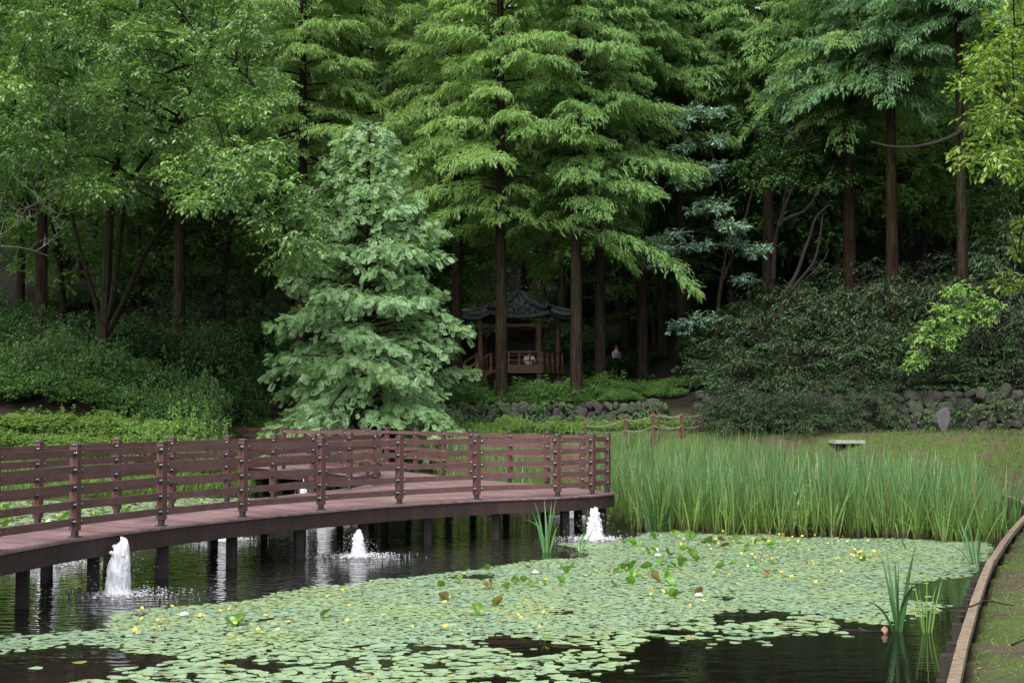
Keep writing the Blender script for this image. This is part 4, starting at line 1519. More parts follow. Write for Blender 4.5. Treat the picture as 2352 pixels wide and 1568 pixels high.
for s in (-0.6, 0.6):
    mb = MB()
    a, b = sd_ * 1.65 + sp * s, sd_ * 2.95 + sp * s
    mb.beam((*a, FZ + 0.72), (*b, FZ - 0.02), 0.06, 0.07)
    mb.beam((*a, FZ - 0.02), (*b, FZ - 0.74), 0.05, 0.16)
    for e in (0.05, 0.5, 0.97):
        c = a + (b - a) * e
        mb.box((*c, FZ + 0.32 - 0.74 * e), (0.06, 0.06, 0.78))
    mb.build('stair_rail', M['pavwood'], pav, world=False)

# ------------------------------------------------------------------ two people, half hidden
M['skin'] = plain('skin', (0.42, 0.26, 0.19), (0.48, 0.30, 0.22), 9, 0.55, 0.3)
M['hair'] = plain('black_hair', (0.012, 0.010, 0.009), (0.03, 0.025, 0.02), 30, 0.5, 0.3)


def skinned(name, pts, edges, mat, parent):
    """pts: name -> (x, y, z, radius)"""
    keys = list(pts)
    me = bpy.data.meshes.new(name)
    me.from_pydata([pts[k][:3] for k in keys], [(keys.index(a), keys.index(b)) for a, b in edges], [])
    me.materials.append(mat)
    o_ = put(name, me, parent)
    md = o_.modifiers.new('skin', 'SKIN')
    for k, sv_ in zip(keys, me.skin_vertices[0].data):
        sv_.radius = (pts[k][3], pts[k][3])
        sv_.use_root = (k == 'pelvis')
    md.use_smooth_shade = True
    sb = o_.modifiers.new('subsurf', 'SUBSURF')
    sb.levels = sb.render_levels = 1
    return o_


def person(label, loc, rz, J, shirt, legs_mat):
    t_ = thing('person', label, 'person', loc)
    t_.rotation_euler.z = rz
    E = [('pelvis', 'belly'), ('belly', 'chest'), ('chest', 'neck'), ('neck', 'head'), ('head', 'crown')]
    for s in 'lr':
        E += [('chest', 'sh' + s), ('sh' + s, 'el' + s), ('el' + s, 'wr' + s), ('pelvis', 'hip' + s), ('hip' + s, 'kn' + s), ('kn' + s, 'an' + s), ('an' + s, 'toe' + s)]
        w_, e_ = np.array(J['wr' + s][:3]), np.array(J['el' + s][:3])
        d = unit(w_ - e_)
        sd = unit(np.cross(d, [0.2, 1, 0.1]))
        J['palm' + s] = (*(w_ + d * 0.07), 0.022)
        E.append(('wr' + s, 'palm' + s))
        for q, ln in enumerate((0.07, 0.085, 0.08, 0.06)):
            b = w_ + d * 0.085 + sd * (q - 1.5) * 0.02
            k1, k2 = f'f{q}{s}a', f'f{q}{s}b'
            J[k1] = (*(b + d * ln * 0.5), 0.009)
            J[k2] = (*(b + d * ln + np.array([0, 0, -0.012])), 0.008)
            E += [('palm' + s, k1), (k1, k2)]
        J['th' + s] = (*(w_ + d * 0.05 + sd * -0.055), 0.010)
        E.append(('palm' + s, 'th' + s))
    body = skinned('body', J, E, M['skin'], t_)

    def sub(keys, grow):
        return {k: (*J[k][:3], J[k][3] + grow) for k in keys}, [e for e in E if e[0] in keys and e[1] in keys]
    ks = ['pelvis', 'belly', 'chest', 'shl', 'ell', 'shr', 'elr']
    skinned('shirt', *sub(ks, 0.018), shirt, t_)
    ks = ['pelvis', 'hipl', 'knl', 'anl', 'hipr', 'knr', 'anr']
    skinned('trousers', *sub(ks, 0.016), legs_mat, t_)
    h = np.array(J['head'][:3])
    mb = MB()
    v = ICO2_V * np.array([0.092, 0.108, 0.118])
    v = v[:, :] + h + np.array([0, 0.022, 0.045])
    mb.add(v, ICO2_F)
    mb.build('hair', M['hair'], t_, world=False, smooth=True)
    mb = MB()
    for s in (-1, 1):
        mb.add(ICO_V * 0.012 + h + [s * 0.032, -0.088, 0.015], ICO_F)
        mb.add(ICO_V * np.array([0.012, 0.02, 0.03]) + h + [s * 0.088, 0.0, 0.0], ICO_F)
    mb.add(ICO_V * np.array([0.012, 0.022, 0.022]) + h + [0, -0.095, -0.012], ICO_F)
    mb.add(ICO_V * np.array([0.026, 0.008, 0.007]) + h + [0, -0.086, -0.048], ICO_F)
    mb.build('face', M['skin'], t_, world=False, smooth=True)


SIT = {'pelvis': (0, 0, 0.10, 0.12), 'belly': (0, 0.03, 0.28, 0.115), 'chest': (0, 0.06, 0.46, 0.12), 'neck': (0, 0.05, 0.60, 0.05), 'head': (0, 0.02, 0.70, 0.082), 'crown': (0, 0.02, 0.80, 0.07)}
for s, q in (('l', -1), ('r', 1)):
    SIT.update({'sh' + s: (q * 0.17, 0.06, 0.52, 0.055), 'el' + s: (q * 0.24, -0.06, 0.30, 0.042), 'wr' + s: (q * 0.14, -0.26, 0.24, 0.03),
                'hip' + s: (q * 0.10, -0.04, 0.11, 0.085), 'kn' + s: (q * 0.18, -0.42, 0.30, 0.062), 'an' + s: (q * 0.10, -0.62, 0.06, 0.042), 'toe' + s: (q * 0.11, -0.78, 0.035, 0.03)})
person('person in a pale shirt sitting on the pavilion floor by the front railing', (PX + 0.42, PY - 1.35, FZ + PG), math.pi * 0.85, SIT,
       plain('pale_shirt', (0.5, 0.48, 0.5), (0.6, 0.58, 0.6), 9, 0.8), plain('dark_trousers', (0.04, 0.04, 0.05), (0.07, 0.07, 0.08), 9, 0.8))
SIT2 = {k: v for k, v in SIT.items() if k[0] not in 'f' and not k.startswith(('palm', 'th'))}
q = at(1417, 838, 63.5)
person('person in a lavender blue top sitting among the trunks right of the pavilion', (q[0], 63.5, ground(q[0], 63.5) - 0.05), 0.5, SIT2,
       plain('lavender_shirt', (0.13, 0.13, 0.2), (0.17, 0.17, 0.25), 9, 0.8), plain('grey_trousers', (0.08, 0.08, 0.09), (0.12, 0.12, 0.13), 9, 0.8))
#PART5
# ------------------------------------------------------------------ trees
LEAF_V = np.array([(0, 0, 0), (0.26, 0.45, 0.05), (0, 1, -0.08), (-0.26, 0.45, 0.05)])
LEAF_F = np.array([[0, 1, 2, 3]])
NEED_V = np.array([(0, 0, 0), (0.115, 0.35, 0.02), (0.0, 1, -0.14), (-0.115, 0.35, 0.02)])


def pinnate(n=5, w=0.13, l=0.46):
    v, f = [], []
    for q in range(n):
        y = 0.12 + 0.7 * q / (n - 1)
        ll = l * (1 - 0.25 * abs(q / (n - 1) - 0.4))
        for s in (-1, 1):
            b = len(v)
            d = np.array([s * 0.78, 0.60, -0.16])
            p_ = np.array([-s * 0.5, 0.75, 0]) * w * 0.5
            o_ = np.array([0, y, -0.08 * y])
            v += [o_, o_ + d * ll * 0.5 + p_, o_ + d * ll, o_ + d * ll * 0.5 - p_]
            f.append([b, b + 1, b + 2, b + 3])
    b = len(v)
    v += [np.array([0, 0.75, -0.07]), np.array([w * 0.5, 0.92, -0.09]), np.array([0, 1.15, -0.16]), np.array([-w * 0.5, 0.92, -0.09])]
    f.append([b, b + 1, b + 2, b + 3])
    return np.array(v), np.array(f)


PIN_V, PIN_F = pinnate()


def conifer(seed, H, z0, L0, nbr, dens=19, fl=0.20, tv=NEED_V, tf=LEAF_F, step=0.050, power=0.72, low=0.30, rise0=0.12, drp=0.42, bare=0.16, hang=1.25, rnd=0.38):
    """(branches MB, leaves MB) of a conical feathery tree, base at the origin"""
    gg = np.random.default_rng(seed)
    br, lf = MB(), MB()
    Pp, Dd, Uu, Ss = [], [], [], []
    for i in range(nbr):
        fr = (i + gg.uniform(0, 1)) / nbr
        z = z0 + (H - z0) * fr ** 0.92
        az = i * 2.39996 + gg.normal(0, 0.35)
        L_ = L0 * ((1 - fr) ** power) * gg.uniform(low, 1.1) + 0.25
        out_ = np.array([math.cos(az), math.sin(az), 0])
        prp = np.array([-out_[1], out_[0], 0])
        rise = rise0 + 0.55 * fr + gg.normal(0, 0.17)
        dr_ = drp * (1 - 0.5 * fr) * gg.uniform(0.5, 1.5)
        tt = np.linspace(0, 1, 7)
        P = np.array([0, 0, z]) + out_ * (L_ * tt)[:, None] + np.array([0, 0, 1]) * (L_ * (rise * tt - dr_ * tt ** 2.2))[:, None] + prp * (gg.normal(0, 0.12) * L_ * tt ** 2)[:, None]
        br.tube(P, np.linspace(0.012 + 0.011 * L_, 0.006, 7), 4)
        n = max(4, int(L_ * dens))
        t_ = bare + (1 - bare) * np.sort(gg.uniform(0, 1, n)) ** 0.85
        B = np.stack([np.interp(t_, tt, P[:, q]) for q in range(3)], 1)
        bl = (0.16 + 0.26 * L_ * np.sin(np.pi * np.clip(t_, 0, 1) ** 1.1) ** 0.8) * gg.uniform(0.55, 1.15, n)
        sg = np.where(np.arange(n) % 2 == 0, 1, -1)
        d2 = unit(out_[None] * gg.uniform(0.35, 0.9, n)[:, None] + prp[None] * (sg * gg.uniform(0.5, 1.0, n))[:, None] + np.array([0, 0, 1]) * gg.normal(0.06, 0.14, n)[:, None])
        m_ = max(3, int(np.mean(bl) / step))
        s_ = np.linspace(0.1, 1, m_)
        X = B[:, None, :] + d2[:, None, :] * (bl[:, None] * s_[None])[..., None]
        X[..., 2] -= 0.42 * bl[:, None] * s_[None] ** 2
        X = X + gg.normal(0, 0.03, X.shape)
        D = d2[:, None, :] * 0.6 + out_ * 0.25 + gg.normal(0, rnd, X.shape) + np.array([0, 0, -1.0]) * (hang * (0.22 + 0.6 * s_))[None, :, None]
        U = np.array([0, 0, 1.0]) + gg.normal(0, 0.45, X.shape)
        Pp.append(X.reshape(-1, 3)); Dd.append(D.reshape(-1, 3)); Uu.append(U.reshape(-1, 3))
        Ss.append((fl * gg.uniform(0.65, 1.3, X.shape[:2]) * (0.75 + 0.25 * min(1, L_ / 2))).ravel())
    lf.scatter(tv, tf, np.concatenate(Pp), np.concatenate(Dd), np.concatenate(Uu), np.concatenate(Ss))
    return br, lf


def trunk_mb(H, r, seed, stubs=True):
    gg = np.random.default_rng(seed)
    mb = MB()
    zz = np.concatenate([[-0.6, 0, 0.25, 0.7], np.linspace(1.5, H, 14)])
    rr = np.concatenate([[r * 1.5, r * 1.35, r * 1.15, r * 1.03], r * (1 - 0.9 * np.linspace(0.02, 1, 14) ** 1.1) + 0.01])
    P = np.stack([np.cumsum(gg.normal(0, 0.012, len(zz))), np.cumsum(gg.normal(0, 0.012, len(zz))), zz], 1)
    mb.tube(P, rr, 12)
    if stubs:
        for s in range(12):
            z = gg.uniform(2, 0.45 * H)
            a = gg.uniform(0, 6.28)
            l = gg.uniform(0.25, 1.3)
            d = np.array([math.cos(a), math.sin(a), 0.1])
            mb.tube([np.array([0, 0, z]), np.array([0, 0, z]) + d * l * 0.6, np.array([0, 0, z - 0.08 * l]) + d * l], [0.016, 0.011, 0.005], 4)
    return mb


def redwood(u, d, wpx, vcrown, mat, label, seed, H=23.5, L0=4.0, nbr=150, bark='bark', **kw):
    b = at(u, 800, d)
    base = (b[0], d, ground(b[0], d))
    t_ = thing('dawn_redwood', label, 'tree', base, 'tall straight feathery conifers')
    r = wpx * d / FPX / 2
    H = H - base[2] + 2
    z0 = max(1.2, at(u, vcrown, d)[2] - base[2])
    trunk_mb(H, r, seed).build('trunk', M[bark], t_, world=False, smooth=True)
    br, lf = conifer(seed, H, z0, L0, nbr, **kw)
    br.build('branches', M['bark_dark'], t_, world=False)
    lf.build('crown', M[mat], t_, world=False)
    return t_


RW = [(92, 53, 28, 300, 'g', 'straight dark trunk at the far left behind the tall bushes, crown overhead', {}),
      (410, 53.5, 28, 400, 'g', 'straight trunk rising from the left bushes right of the forked tree', {}),
      (690, 55, 28, 380, 'yg', 'tall feathery conifer directly behind the left flank of the pale conical tree', {'H': 24}),
      (822, 58, 28, 300, 'yg', 'tall yellow green conifer whose dark trunk shows above the tip of the pale conical tree', {'H': 26}),
      (940, 62, 24, 330, 'yg', 'feathery conifer set back between the pale conical tree and the pavilion', {'H': 26}),
      (1046, 54.5, 26, 470, 'yg', 'conifer trunk standing just left of the pavilion roof', {'H': 25}),
      (1150, 51.5, 27, 520, 'yg', 'conifer trunk crossing in front of the left half of the pavilion', {'H': 24, 'L0': 4.2}),
      (1326, 51.6, 28, 530, 'g', 'conifer trunk crossing the right eave of the pavilion with the lowest bright boughs', {'H': 23, 'L0': 4.3}),
      (1381, 53.5, 25, 420, 'g', 'conifer trunk with a pale streak just right of the pavilion', {'H': 24}),
      (1478, 56, 26, 310, 'g', 'thick conifer trunk behind the left end of the rope fence', {'H': 25}),
      (1522, 59, 24, 300, 'g', 'slimmer dark conifer trunk between two trunks behind the rope fence', {'H': 25}),
      (1567, 57.5, 22, 260, 'g', 'dark conifer trunk behind the right end of the rope fence', {'H': 26}),
      (1767, 56, 30, 230, 'g', 'stout dark trunk at the left end of the evergreen slope beside the crooked stems', {'H': 25, 'L0': 4.2}),
      (1955, 53, 31, 285, 'g', 'left of the two bare red-brown trunks standing out over the evergreen slope', {'H': 24, 'L0': 4.4, 'bark': 'bark_red'}),
      (2050, 51, 30, 235, 'bg', 'right and nearer of the two bare red-brown trunks over the evergreen slope', {'H': 23, 'L0': 4.0, 'bark': 'bark_red'}),
      (2215, 49, 26, 90, 'bg', 'dark upper trunk behind the yellow green foreground leaves with a drooping bare limb', {'H': 24, 'L0': 3.8})]
for n, (u, d, wpx, vc, mat, lab, kw) in enumerate(RW):
    kw = dict(kw)
    kw.setdefault('bark', 'bark')
    redwood(u, d, wpx, vc, mat, lab, 200 + n, **kw)
    if u == 2215:                                              # its sagging bare limb
        pass

# the same conifer deeper in the wood: copies of three grown shapes
proto = []
for s in range(3):
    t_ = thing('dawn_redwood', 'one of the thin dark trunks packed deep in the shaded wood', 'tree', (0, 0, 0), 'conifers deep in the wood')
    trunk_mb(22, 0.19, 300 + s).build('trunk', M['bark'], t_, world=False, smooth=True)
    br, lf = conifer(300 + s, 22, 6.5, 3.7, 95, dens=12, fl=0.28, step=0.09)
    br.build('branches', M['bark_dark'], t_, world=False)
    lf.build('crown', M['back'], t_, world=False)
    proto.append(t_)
g = np.random.default_rng(41)
spots = [(45, 62), (300, 65), (560, 67), (1205, 74), (1345, 77), (1440, 63), (1598, 66), (1658, 64), (1718, 72), (1500, 70), (1545, 76), (1420, 80), (1290, 83), (620, 75), (180, 72)]
XY = [(at(u, 800, d)[0], d) for u, d in spots]
tries = 0
while len(XY) < 64 and tries < 4000:
    tries += 1
    x, y = g.uniform(-40, 42), g.uniform(62, 98)
    if abs(x) > 0.42 * y + 3:
        continue
    if min(math.hypot(x - a, y - b) for a, b in XY) > 3.2 and not (abs(x - PX) < 3.5 and y < 66):
        XY.append((x, y))
XY += [(-20, 50), (-25, 55), (-30, 48), (22, 52), (27, 55), (25, 47), (31, 50)]  # extra trees outside the view, added for shade and side views
for n, (x, y) in enumerate(XY):
    o = proto[n] if n < 3 else copy_tree(proto[n % 3])
    o.location = (x, y, ground(x, y) - 0.2)
    o.rotation_euler.z = g.uniform(0, 6.28)
    s = g.uniform(0.9, 1.25)
    o.scale = (s * g.uniform(0.85, 1.15), s * g.uniform(0.85, 1.15), s)


def leafy(clusters, gg, twigs=26, per=7, leaf=0.12, tv=LEAF_V, tf=LEAF_F, droop=0.25, rnd=0.30, twl=0.6, skin=True, wood=None):
    """clusters: (x, y, z, rh, rv); twigs carrying alternate leaves"""
    Cc = np.asarray(clusters, float)
    N = len(Cc) * twigs
    I = np.repeat(np.arange(len(Cc)), twigs)
    v = unit(gg.normal(0, 1, (N, 3))) * (gg.uniform(0, 1, N) ** 0.45)[:, None]
    rh, rv = Cc[I, 3], Cc[I, 4]
    P0 = Cc[I, :3] + v * np.stack([rh, rh, rv], 1)
    d = unit(np.stack([v[:, 0], v[:, 1], v[:, 2] * 0.5], 1) + gg.normal(0, 0.4, (N, 3)) + np.array([0, 0, -droop * 0.6]))
    L_ = twl * rh * gg.uniform(0.6, 1.2, N)
    s_ = np.linspace(0.1, 1, per)
    X = P0[:, None, :] + d[:, None, :] * (L_[:, None] * s_[None])[..., None]
    X[..., 2] -= droop * 0.5 * L_[:, None] * s_[None] ** 2
    sd_ = unit(np.cross(d, np.array([0, 0, 1.0]) + gg.normal(0, 0.1, (N, 3))))
    alt = np.where(np.arange(per) % 2 == 0, 1, -1)
    D = d[:, None, :] * 0.7 + sd_[:, None, :] * alt[None, :, None] * 0.75 + gg.normal(0, rnd, X.shape) + np.array([0, 0, -droop])
    U = np.array([0, 0, 1.0]) + gg.normal(0, 0.35, X.shape)
    lf = MB()
    lf.scatter(tv, tf, X.reshape(-1, 3), D.reshape(-1, 3), U.reshape(-1, 3), (leaf * gg.uniform(0.65, 1.25, X.shape[:2])).ravel())
    if wood is not None:
        for j in range(0, N, 3):
            wood.tube([P0[j], P0[j] + d[j] * L_[j] * 0.9], [0.006, 0.003], 3)
    return lf


def limb(mb, pts, r0, r1, n=7):
    P = dense([tuple(q) for q in pts], 0.25)
    mb.tube(P, np.linspace(r0, r1, len(P)), n)
    return np.column_stack([P, np.linspace(r0, r1, len(P))])


def reach(mb, skel, clusters, gg, r=0.018):
    """thin boughs from the nearest lower limb to every leaf cluster"""
    S = np.vstack(skel)
    for c in clusters:
        c3 = np.array(c[:3])
        d = np.linalg.norm(S[:, :3] - c3, axis=1) + np.where(S[:, 2] > c3[2] + 0.1, 1.5, 0)
        q = S[np.argmin(d)]
        a = q[:3]
        mid = (a + c3) / 2 + np.array([gg.normal(0, 0.08), gg.normal(0, 0.08), 0.10 * np.linalg.norm(c3 - a)])
        P = dense([a, mid, c3], 0.3)
        mb.tube(P, np.linspace(min(q[3], r * (1 + 0.4 * np.linalg.norm(c3 - a))), 0.006, len(P)), 4)


def clusters_in(poly, n, d0, d1, rh, rv, gg, mind=0.9, dfun=None):
    p = np.array(poly, float)
    o_ = []
    t_ = 0
    while len(o_) < n and t_ < 20000:
        t_ += 1
        u = gg.uniform(p[:, 0].min(), p[:, 0].max())
        v = gg.uniform(p[:, 1].min(), p[:, 1].max())
        if not inpoly([u], [v], poly)[0]:
            continue
        d = gg.uniform(d0, d1) if dfun is None else dfun(u, v, gg)
        q = at(u, v, d)
        if all(np.linalg.norm(q - k[:3]) > mind * rh for k in o_):
            o_.append(np.array([*q, rh * gg.uniform(0.75, 1.25), rv * gg.uniform(0.75, 1.25)]))
    return o_


# the glossy broadleaf on the left, its boughs hanging down to the right
gg = np.random.default_rng(61)
CH = [(60, -140), (560, -140), (590, 60), (640, 190), (600, 290), (650, 370), (690, 440), (735, 560), (715, 615), (640, 590), (560, 530), (500, 490), (420, 470), (330, 432), (300, 462), (250, 470), (150, 452), (110, 420), (60, 300)]
cl = clusters_in(CH, 142, 40, 47.5, 0.62, 0.30, gg, 0.75, lambda u, v, r: r.uniform(39.5, 43) if (u > 420 and v > 330) else r.uniform(41, 48))
b = at(237, 800, 48.5)
ch = thing('broadleaf_tree', 'fork stemmed broadleaf tree with glossy leaves and long boughs sweeping down to the right', 'tree', (b[0], b[1], ground(b[0], b[1])))
wood = MB()
sk = []
for pts, r0, r1 in [([(237, 830, 48.5), (240, 770, 48.4), (243, 690, 48.2), (250, 560, 48), (258, 430, 47.6), (290, 250, 47), (320, 60, 46.5), (330, -100, 46)], 0.20, 0.05),
                    ([(246, 735, 48.3), (258, 690, 48), (275, 560, 47.5), (300, 420, 46.5), (400, 280, 45), (480, 120, 44)], 0.12, 0.03),
                    ([(252, 760, 48.4), (290, 680, 47.6), (335, 580, 46.5), (400, 490, 44.5), (480, 440, 43), (570, 470, 42), (650, 540, 41.5), (700, 590, 41)], 0.11, 0.02),
                    ([(232, 740, 48.3), (210, 660, 48), (180, 560, 47.6), (155, 440, 47), (150, 300, 46), (120, 120, 45)], 0.085, 0.02),
                    ([(400, 490, 44.5), (470, 400, 43.5), (560, 350, 42.5), (640, 390, 41.5)], 0.05, 0.015),
                    ([(290, 250, 47), (400, 160, 45.5), (520, 150, 44), (610, 220, 43)], 0.06, 0.015)]:
    sk.append(limb(wood, [at(*q) for q in pts], r0, r1))
reach(wood, sk, cl, gg)
leafy(cl, gg, 46, 7, 0.16, droop=0.34, wood=wood).build('crown', M['cherry'], ch)
wood.build('trunk', M['bark_grey'], ch)

gg = np.random.default_rng(62)
CH2 = [(-220, -140), (110, -140), (120, 120), (60, 240), (110, 330), (60, 400), (0, 412), (-220, 430)]
cl = clusters_in(CH2, 60, 38, 43, 0.6, 0.3, gg, 0.75)
b = at(-130, 800, 42)
t_ = thing('broadleaf_tree', 'broadleaf tree at the left margin with pale glossy leaves hanging into view', 'tree', (b[0], b[1], ground(b[0], b[1])))
wood = MB()
sk = [limb(wood, [at(*q) for q in [(-130, 960, 42), (-125, 700, 42), (-110, 400, 41.5), (-80, 150, 41), (-60, -100, 40.5)]], 0.2, 0.05),
      limb(wood, [at(*q) for q in [(-115, 480, 41.6), (-50, 340, 41), (30, 260, 40.5)]], 0.07, 0.02)]
reach(wood, sk, cl, gg)
leafy(cl, gg, 44, 7, 0.16, droop=0.3, wood=wood).build('crown', M['cherry'], t_)
wood.build('trunk', M['bark_grey'], t_)

# dead grey boughs in front of it
gg = np.random.default_rng(63)
b = at(-180, 900, 40)
t_ = thing('dead_tree', 'bare grey dead boughs reaching in from the left margin', 'dead tree', (b[0], b[1], ground(b[0], b[1])))
wood = MB()
limb(wood, [at(*q) for q in [(-180, 980, 40), (-170, 760, 40), (-150, 620, 40), (-140, 420, 40)]], 0.12, 0.04)
for pts in [[(-150, 620), (-60, 568), (0, 541), (41, 513), (70, 500), (108, 478), (135, 462)], [(30, 520), (59, 481), (88, 463), (123, 446), (140, 414)], [(-150, 600), (-60, 567), (0, 565), (50, 569), (82, 577), (112, 588)],
            [(84, 576), (100, 566), (123, 547), (140, 528), (163, 508)], [(88, 463), (80, 440), (72, 425), (50, 405)], [(-60, 560), (0, 510), (30, 470), (40, 440), (80, 410)], [(41, 513), (45, 490), (20, 470)], [(70, 500), (72, 485), (66, 478)], [(108, 478), (120, 480), (138, 492)],
            [(0, 541), (10, 500), (0, 480)], [(123, 446), (132, 440), (150, 436)], [(100, 566), (98, 556), (103, 548)], [(-100, 580), (-20, 500), (20, 420), (20, 400)]]:
    P = [at(u, v, 40 + gg.normal(0, 0.15)) for u, v in pts]
    L = limb(wood, P, 0.035 if len(pts) > 5 else 0.020, 0.006, 5)
    for s in range(4):
        q = L[gg.integers(1, len(L))] if len(L) > 2 else L[-1]
        d = unit(gg.normal(0, 1, 3) * [1, 0.5, 0.8] + [0.4, 0, 0.3])
        wood.tube([q[:3], q[:3] + d * 0.2, q[:3] + d * 0.36 + [0, 0, 0.04]], [0.010, 0.007, 0.004], 4)
wood.build('trunk', M['bark_pale'], t_)

# the pale conical tree in the middle
b = at(838, 955, 46.8)
gz0 = ground(b[0], 47.6)
t_ = thing('conical_tree', 'pale blue green conical tree with layered drooping sprays in front of the stone wall', 'tree', (b[0], 47.6, gz0))
Ht = at(850, 285, 47.6)[2] - gz0
trunk_mb(Ht, 0.16, 70, False).build('trunk', M['bark'], t_, world=False, smooth=True)
br, lf = conifer(71, Ht, 0.3, 4.0, 230, dens=9, fl=0.26, tv=PIN_V, tf=PIN_F, step=0.125, rnd=0.33, power=0.66, low=0.45, rise0=0.10, drp=0.40, bare=0.22, hang=0.9)
br.build('branches', M['bark'], t_, world=False)
lf.build('crown', M['pale'], t_, world=False)

# the crooked dark stems and the tiered grey green understorey on the right
gg = np.random.default_rng(81)
b = at(1800, 700, 52)
ct = thing('crooked_tree', 'small tree of crooked dark stems leaning to the right above the evergreen slope', 'tree', (b[0], b[1], ground(b[0], b[1])))
wood = MB()
sk = []
for pts, r0, r1 in [([(1797, 735, 52), (1797, 704, 52), (1815, 655, 51.8), (1832, 623, 51.7), (1850, 570, 51.5), (1860, 545, 51.4), (1874, 500, 51.2), (1905, 470, 51)], 0.10, 0.03),
                    ([(1800, 690, 52), (1840, 640, 51.5), (1870, 600, 51.2), (1884, 540, 51), (1890, 490, 50.8)], 0.07, 0.025),
                    ([(1776, 640, 53.3), (1780, 560, 53), (1790, 515, 52.6), (1810, 455, 52.2), (1825, 425, 52), (1842, 390, 51.8), (1850, 330, 51.5)], 0.09, 0.03),
                    ([(1788, 520, 52.6), (1807, 502, 52.4), (1850, 483, 52), (1878, 444, 51.7), (1903, 404, 51.5), (1915, 380, 51.3)], 0.07, 0.03),
                    ([(1850, 640, 51.5), (1885, 610, 51.2), (1905, 570, 51)], 0.04, 0.015),
                    ([(1795, 505, 52.6), (1805, 440, 52.3), (1830, 400, 52), (1838, 350, 51.8)], 0.05, 0.02)]:
    sk.append(limb(wood, [at(*q) for q in pts], r0, r1))
cl = clusters_in([(1720, 260), (1960, 250), (1950, 420), (1900, 480), (1840, 400), (1760, 460), (1700, 420)], 30, 51, 54.5, 0.6, 0.25, gg, 0.9)
reach(wood, sk, cl, gg, 0.012)
leafy(cl, gg, 26, 7, 0.13, droop=0.25).build('crown', M['under'], ct)
wood.build('trunk', M['bark_dark'], ct)

gg = np.random.default_rng(82)
b = at(1640, 800, 53.5)
dt = thing('tiered_tree', 'understorey tree with flat tiers of pale grey green leaves before the dark trunks', 'tree', (b[0], b[1], ground(b[0], b[1])))
wood = MB()
sk = [limb(wood, [at(*q) for q in [(1640, 880, 53.5), (1650, 700, 53.4), (1668, 560, 53.2), (1655, 420, 53), (1610, 280, 52.6)]], 0.09, 0.03),
      limb(wood, [at(*q) for q in [(1662, 640, 53.3), (1700, 540, 53.3), (1730, 420, 53.4), (1735, 300, 53.6)]], 0.06, 0.02)]
cl = []
for u, v, n in [(1593, 256, 3), (1640, 262, 3), (1560, 268, 2), (1575, 409, 3), (1610, 402, 3), (1645, 385, 3), (1540, 420, 1), (1516, 549, 2), (1545, 545, 2), (1505, 574, 2), (1540, 572, 3), (1575, 560, 2), (1516, 604, 2), (1545, 598, 1), (1681, 520, 3), (1650, 512, 2), (1723, 578, 3), (1700, 560, 2), (1750, 575, 2), (1618, 478, 3), (1650, 470, 2), (1590, 485, 2), (1620, 560, 2), (1580, 330, 2), (1640, 330, 2), (1700, 640, 2), (1600, 740, 2), (1650, 730, 1), (1560, 745, 2)]:
    for s in range(n):
        q = at(u + gg.normal(0, 14), v + gg.normal(0, 5), 52.6 + gg.normal(0, 0.5))
        cl.append((*q, gg.uniform(0.28, 0.5), 0.07))
reach(wood, sk, cl, gg, 0.012)
leafy(cl, gg, 24, 7, 0.13, droop=0.12, rnd=0.2).build('crown', M['dogwood'], dt)
wood.build('trunk', M['bark_grey'], dt)

# the sagging bare limb from the dark right trunk
wood = MB()
P = [at(*q) for q in [(2216, 250, 49), (2212, 290, 48.8), (2190, 312, 48.5), (2140, 330, 48.2), (2090, 338, 48), (2040, 336, 48), (2000, 326, 48)]]
limb(wood, P, 0.10, 0.03, 8)
for o in bpy.data.objects:
    if o.get('label', '').startswith('dark upper trunk'):
        wood.build('drooping_limb', M['bark_dark'], o)

gg = np.random.default_rng(86)
b = at(1110, 860, 57)
st = thing('sapling', 'thin sapling with dim leaf sprays in front of the pavilion roof', 'sapling', (b[0], b[1], ground(b[0], b[1])))
wood = MB()
sk = [limb(wood, [at(*q) for q in [(1110, 900, 57), (1118, 780, 57), (1145, 700, 56.6), (1165, 680, 56.2)]], 0.035, 0.01), limb(wood, [at(*q) for q in [(1120, 770, 57), (1160, 740, 56.4), (1230, 730, 56)]], 0.02, 0.008)]
cl = [(*at(u + gg.normal(0, 6), v + gg.normal(0, 4), 56.3 + gg.normal(0, 0.3)), gg.uniform(0.28, 0.45), 0.09) for u, v in [(1100, 700), (1125, 690), (1090, 680), (1160, 672), (1225, 680), (1245, 672), (1170, 705), (1195, 700), (1120, 755), (1100, 745), (1210, 730), (1260, 735), (1130, 665)]]
reach(wood, sk, cl, gg, 0.008)
leafy(cl, gg, 18, 7, 0.12, droop=0.2).build('crown', M['azalea'], st)
wood.build('trunk', M['bark_dark'], st)

# fresh green maple sprays over the evergreens
gg = np.random.default_rng(83)
b = at(2330, 900, 46.5)
mt = thing('maple_tree', 'young maple with fresh light green sprays arching over the right evergreen shrubs', 'tree', (b[0], b[1], ground(b[0], b[1])))
wood = MB()
sk = [limb(wood, [at(*q) for q in [(2330, 930, 46.5), (2310, 800, 46.3), (2270, 720, 46), (2220, 680, 45.5)]], 0.07, 0.02),
      limb(wood, [at(*q) for q in [(2290, 760, 46.2), (2220, 720, 45.5), (2150, 750, 45), (2105, 830, 44.6)]], 0.04, 0.012)]
cl = []
for u, v in [(2200, 658), (2230, 668), (2183, 670), (2260, 690), (2165, 702), (2200, 705), (2240, 712), (2149, 735), (2183, 730), (2217, 720), (2130, 752), (2165, 750), (2105, 772), (2130, 775), (2116, 805), (2099, 835), (2110, 822), (2200, 755), (2180, 770), (2175, 790), (2270, 730), (2290, 700)]:
    q = at(u, v, 45 + gg.normal(0, 0.3))
    cl.append((*q, 0.30, 0.12))
reach(wood, sk, cl, gg, 0.010)
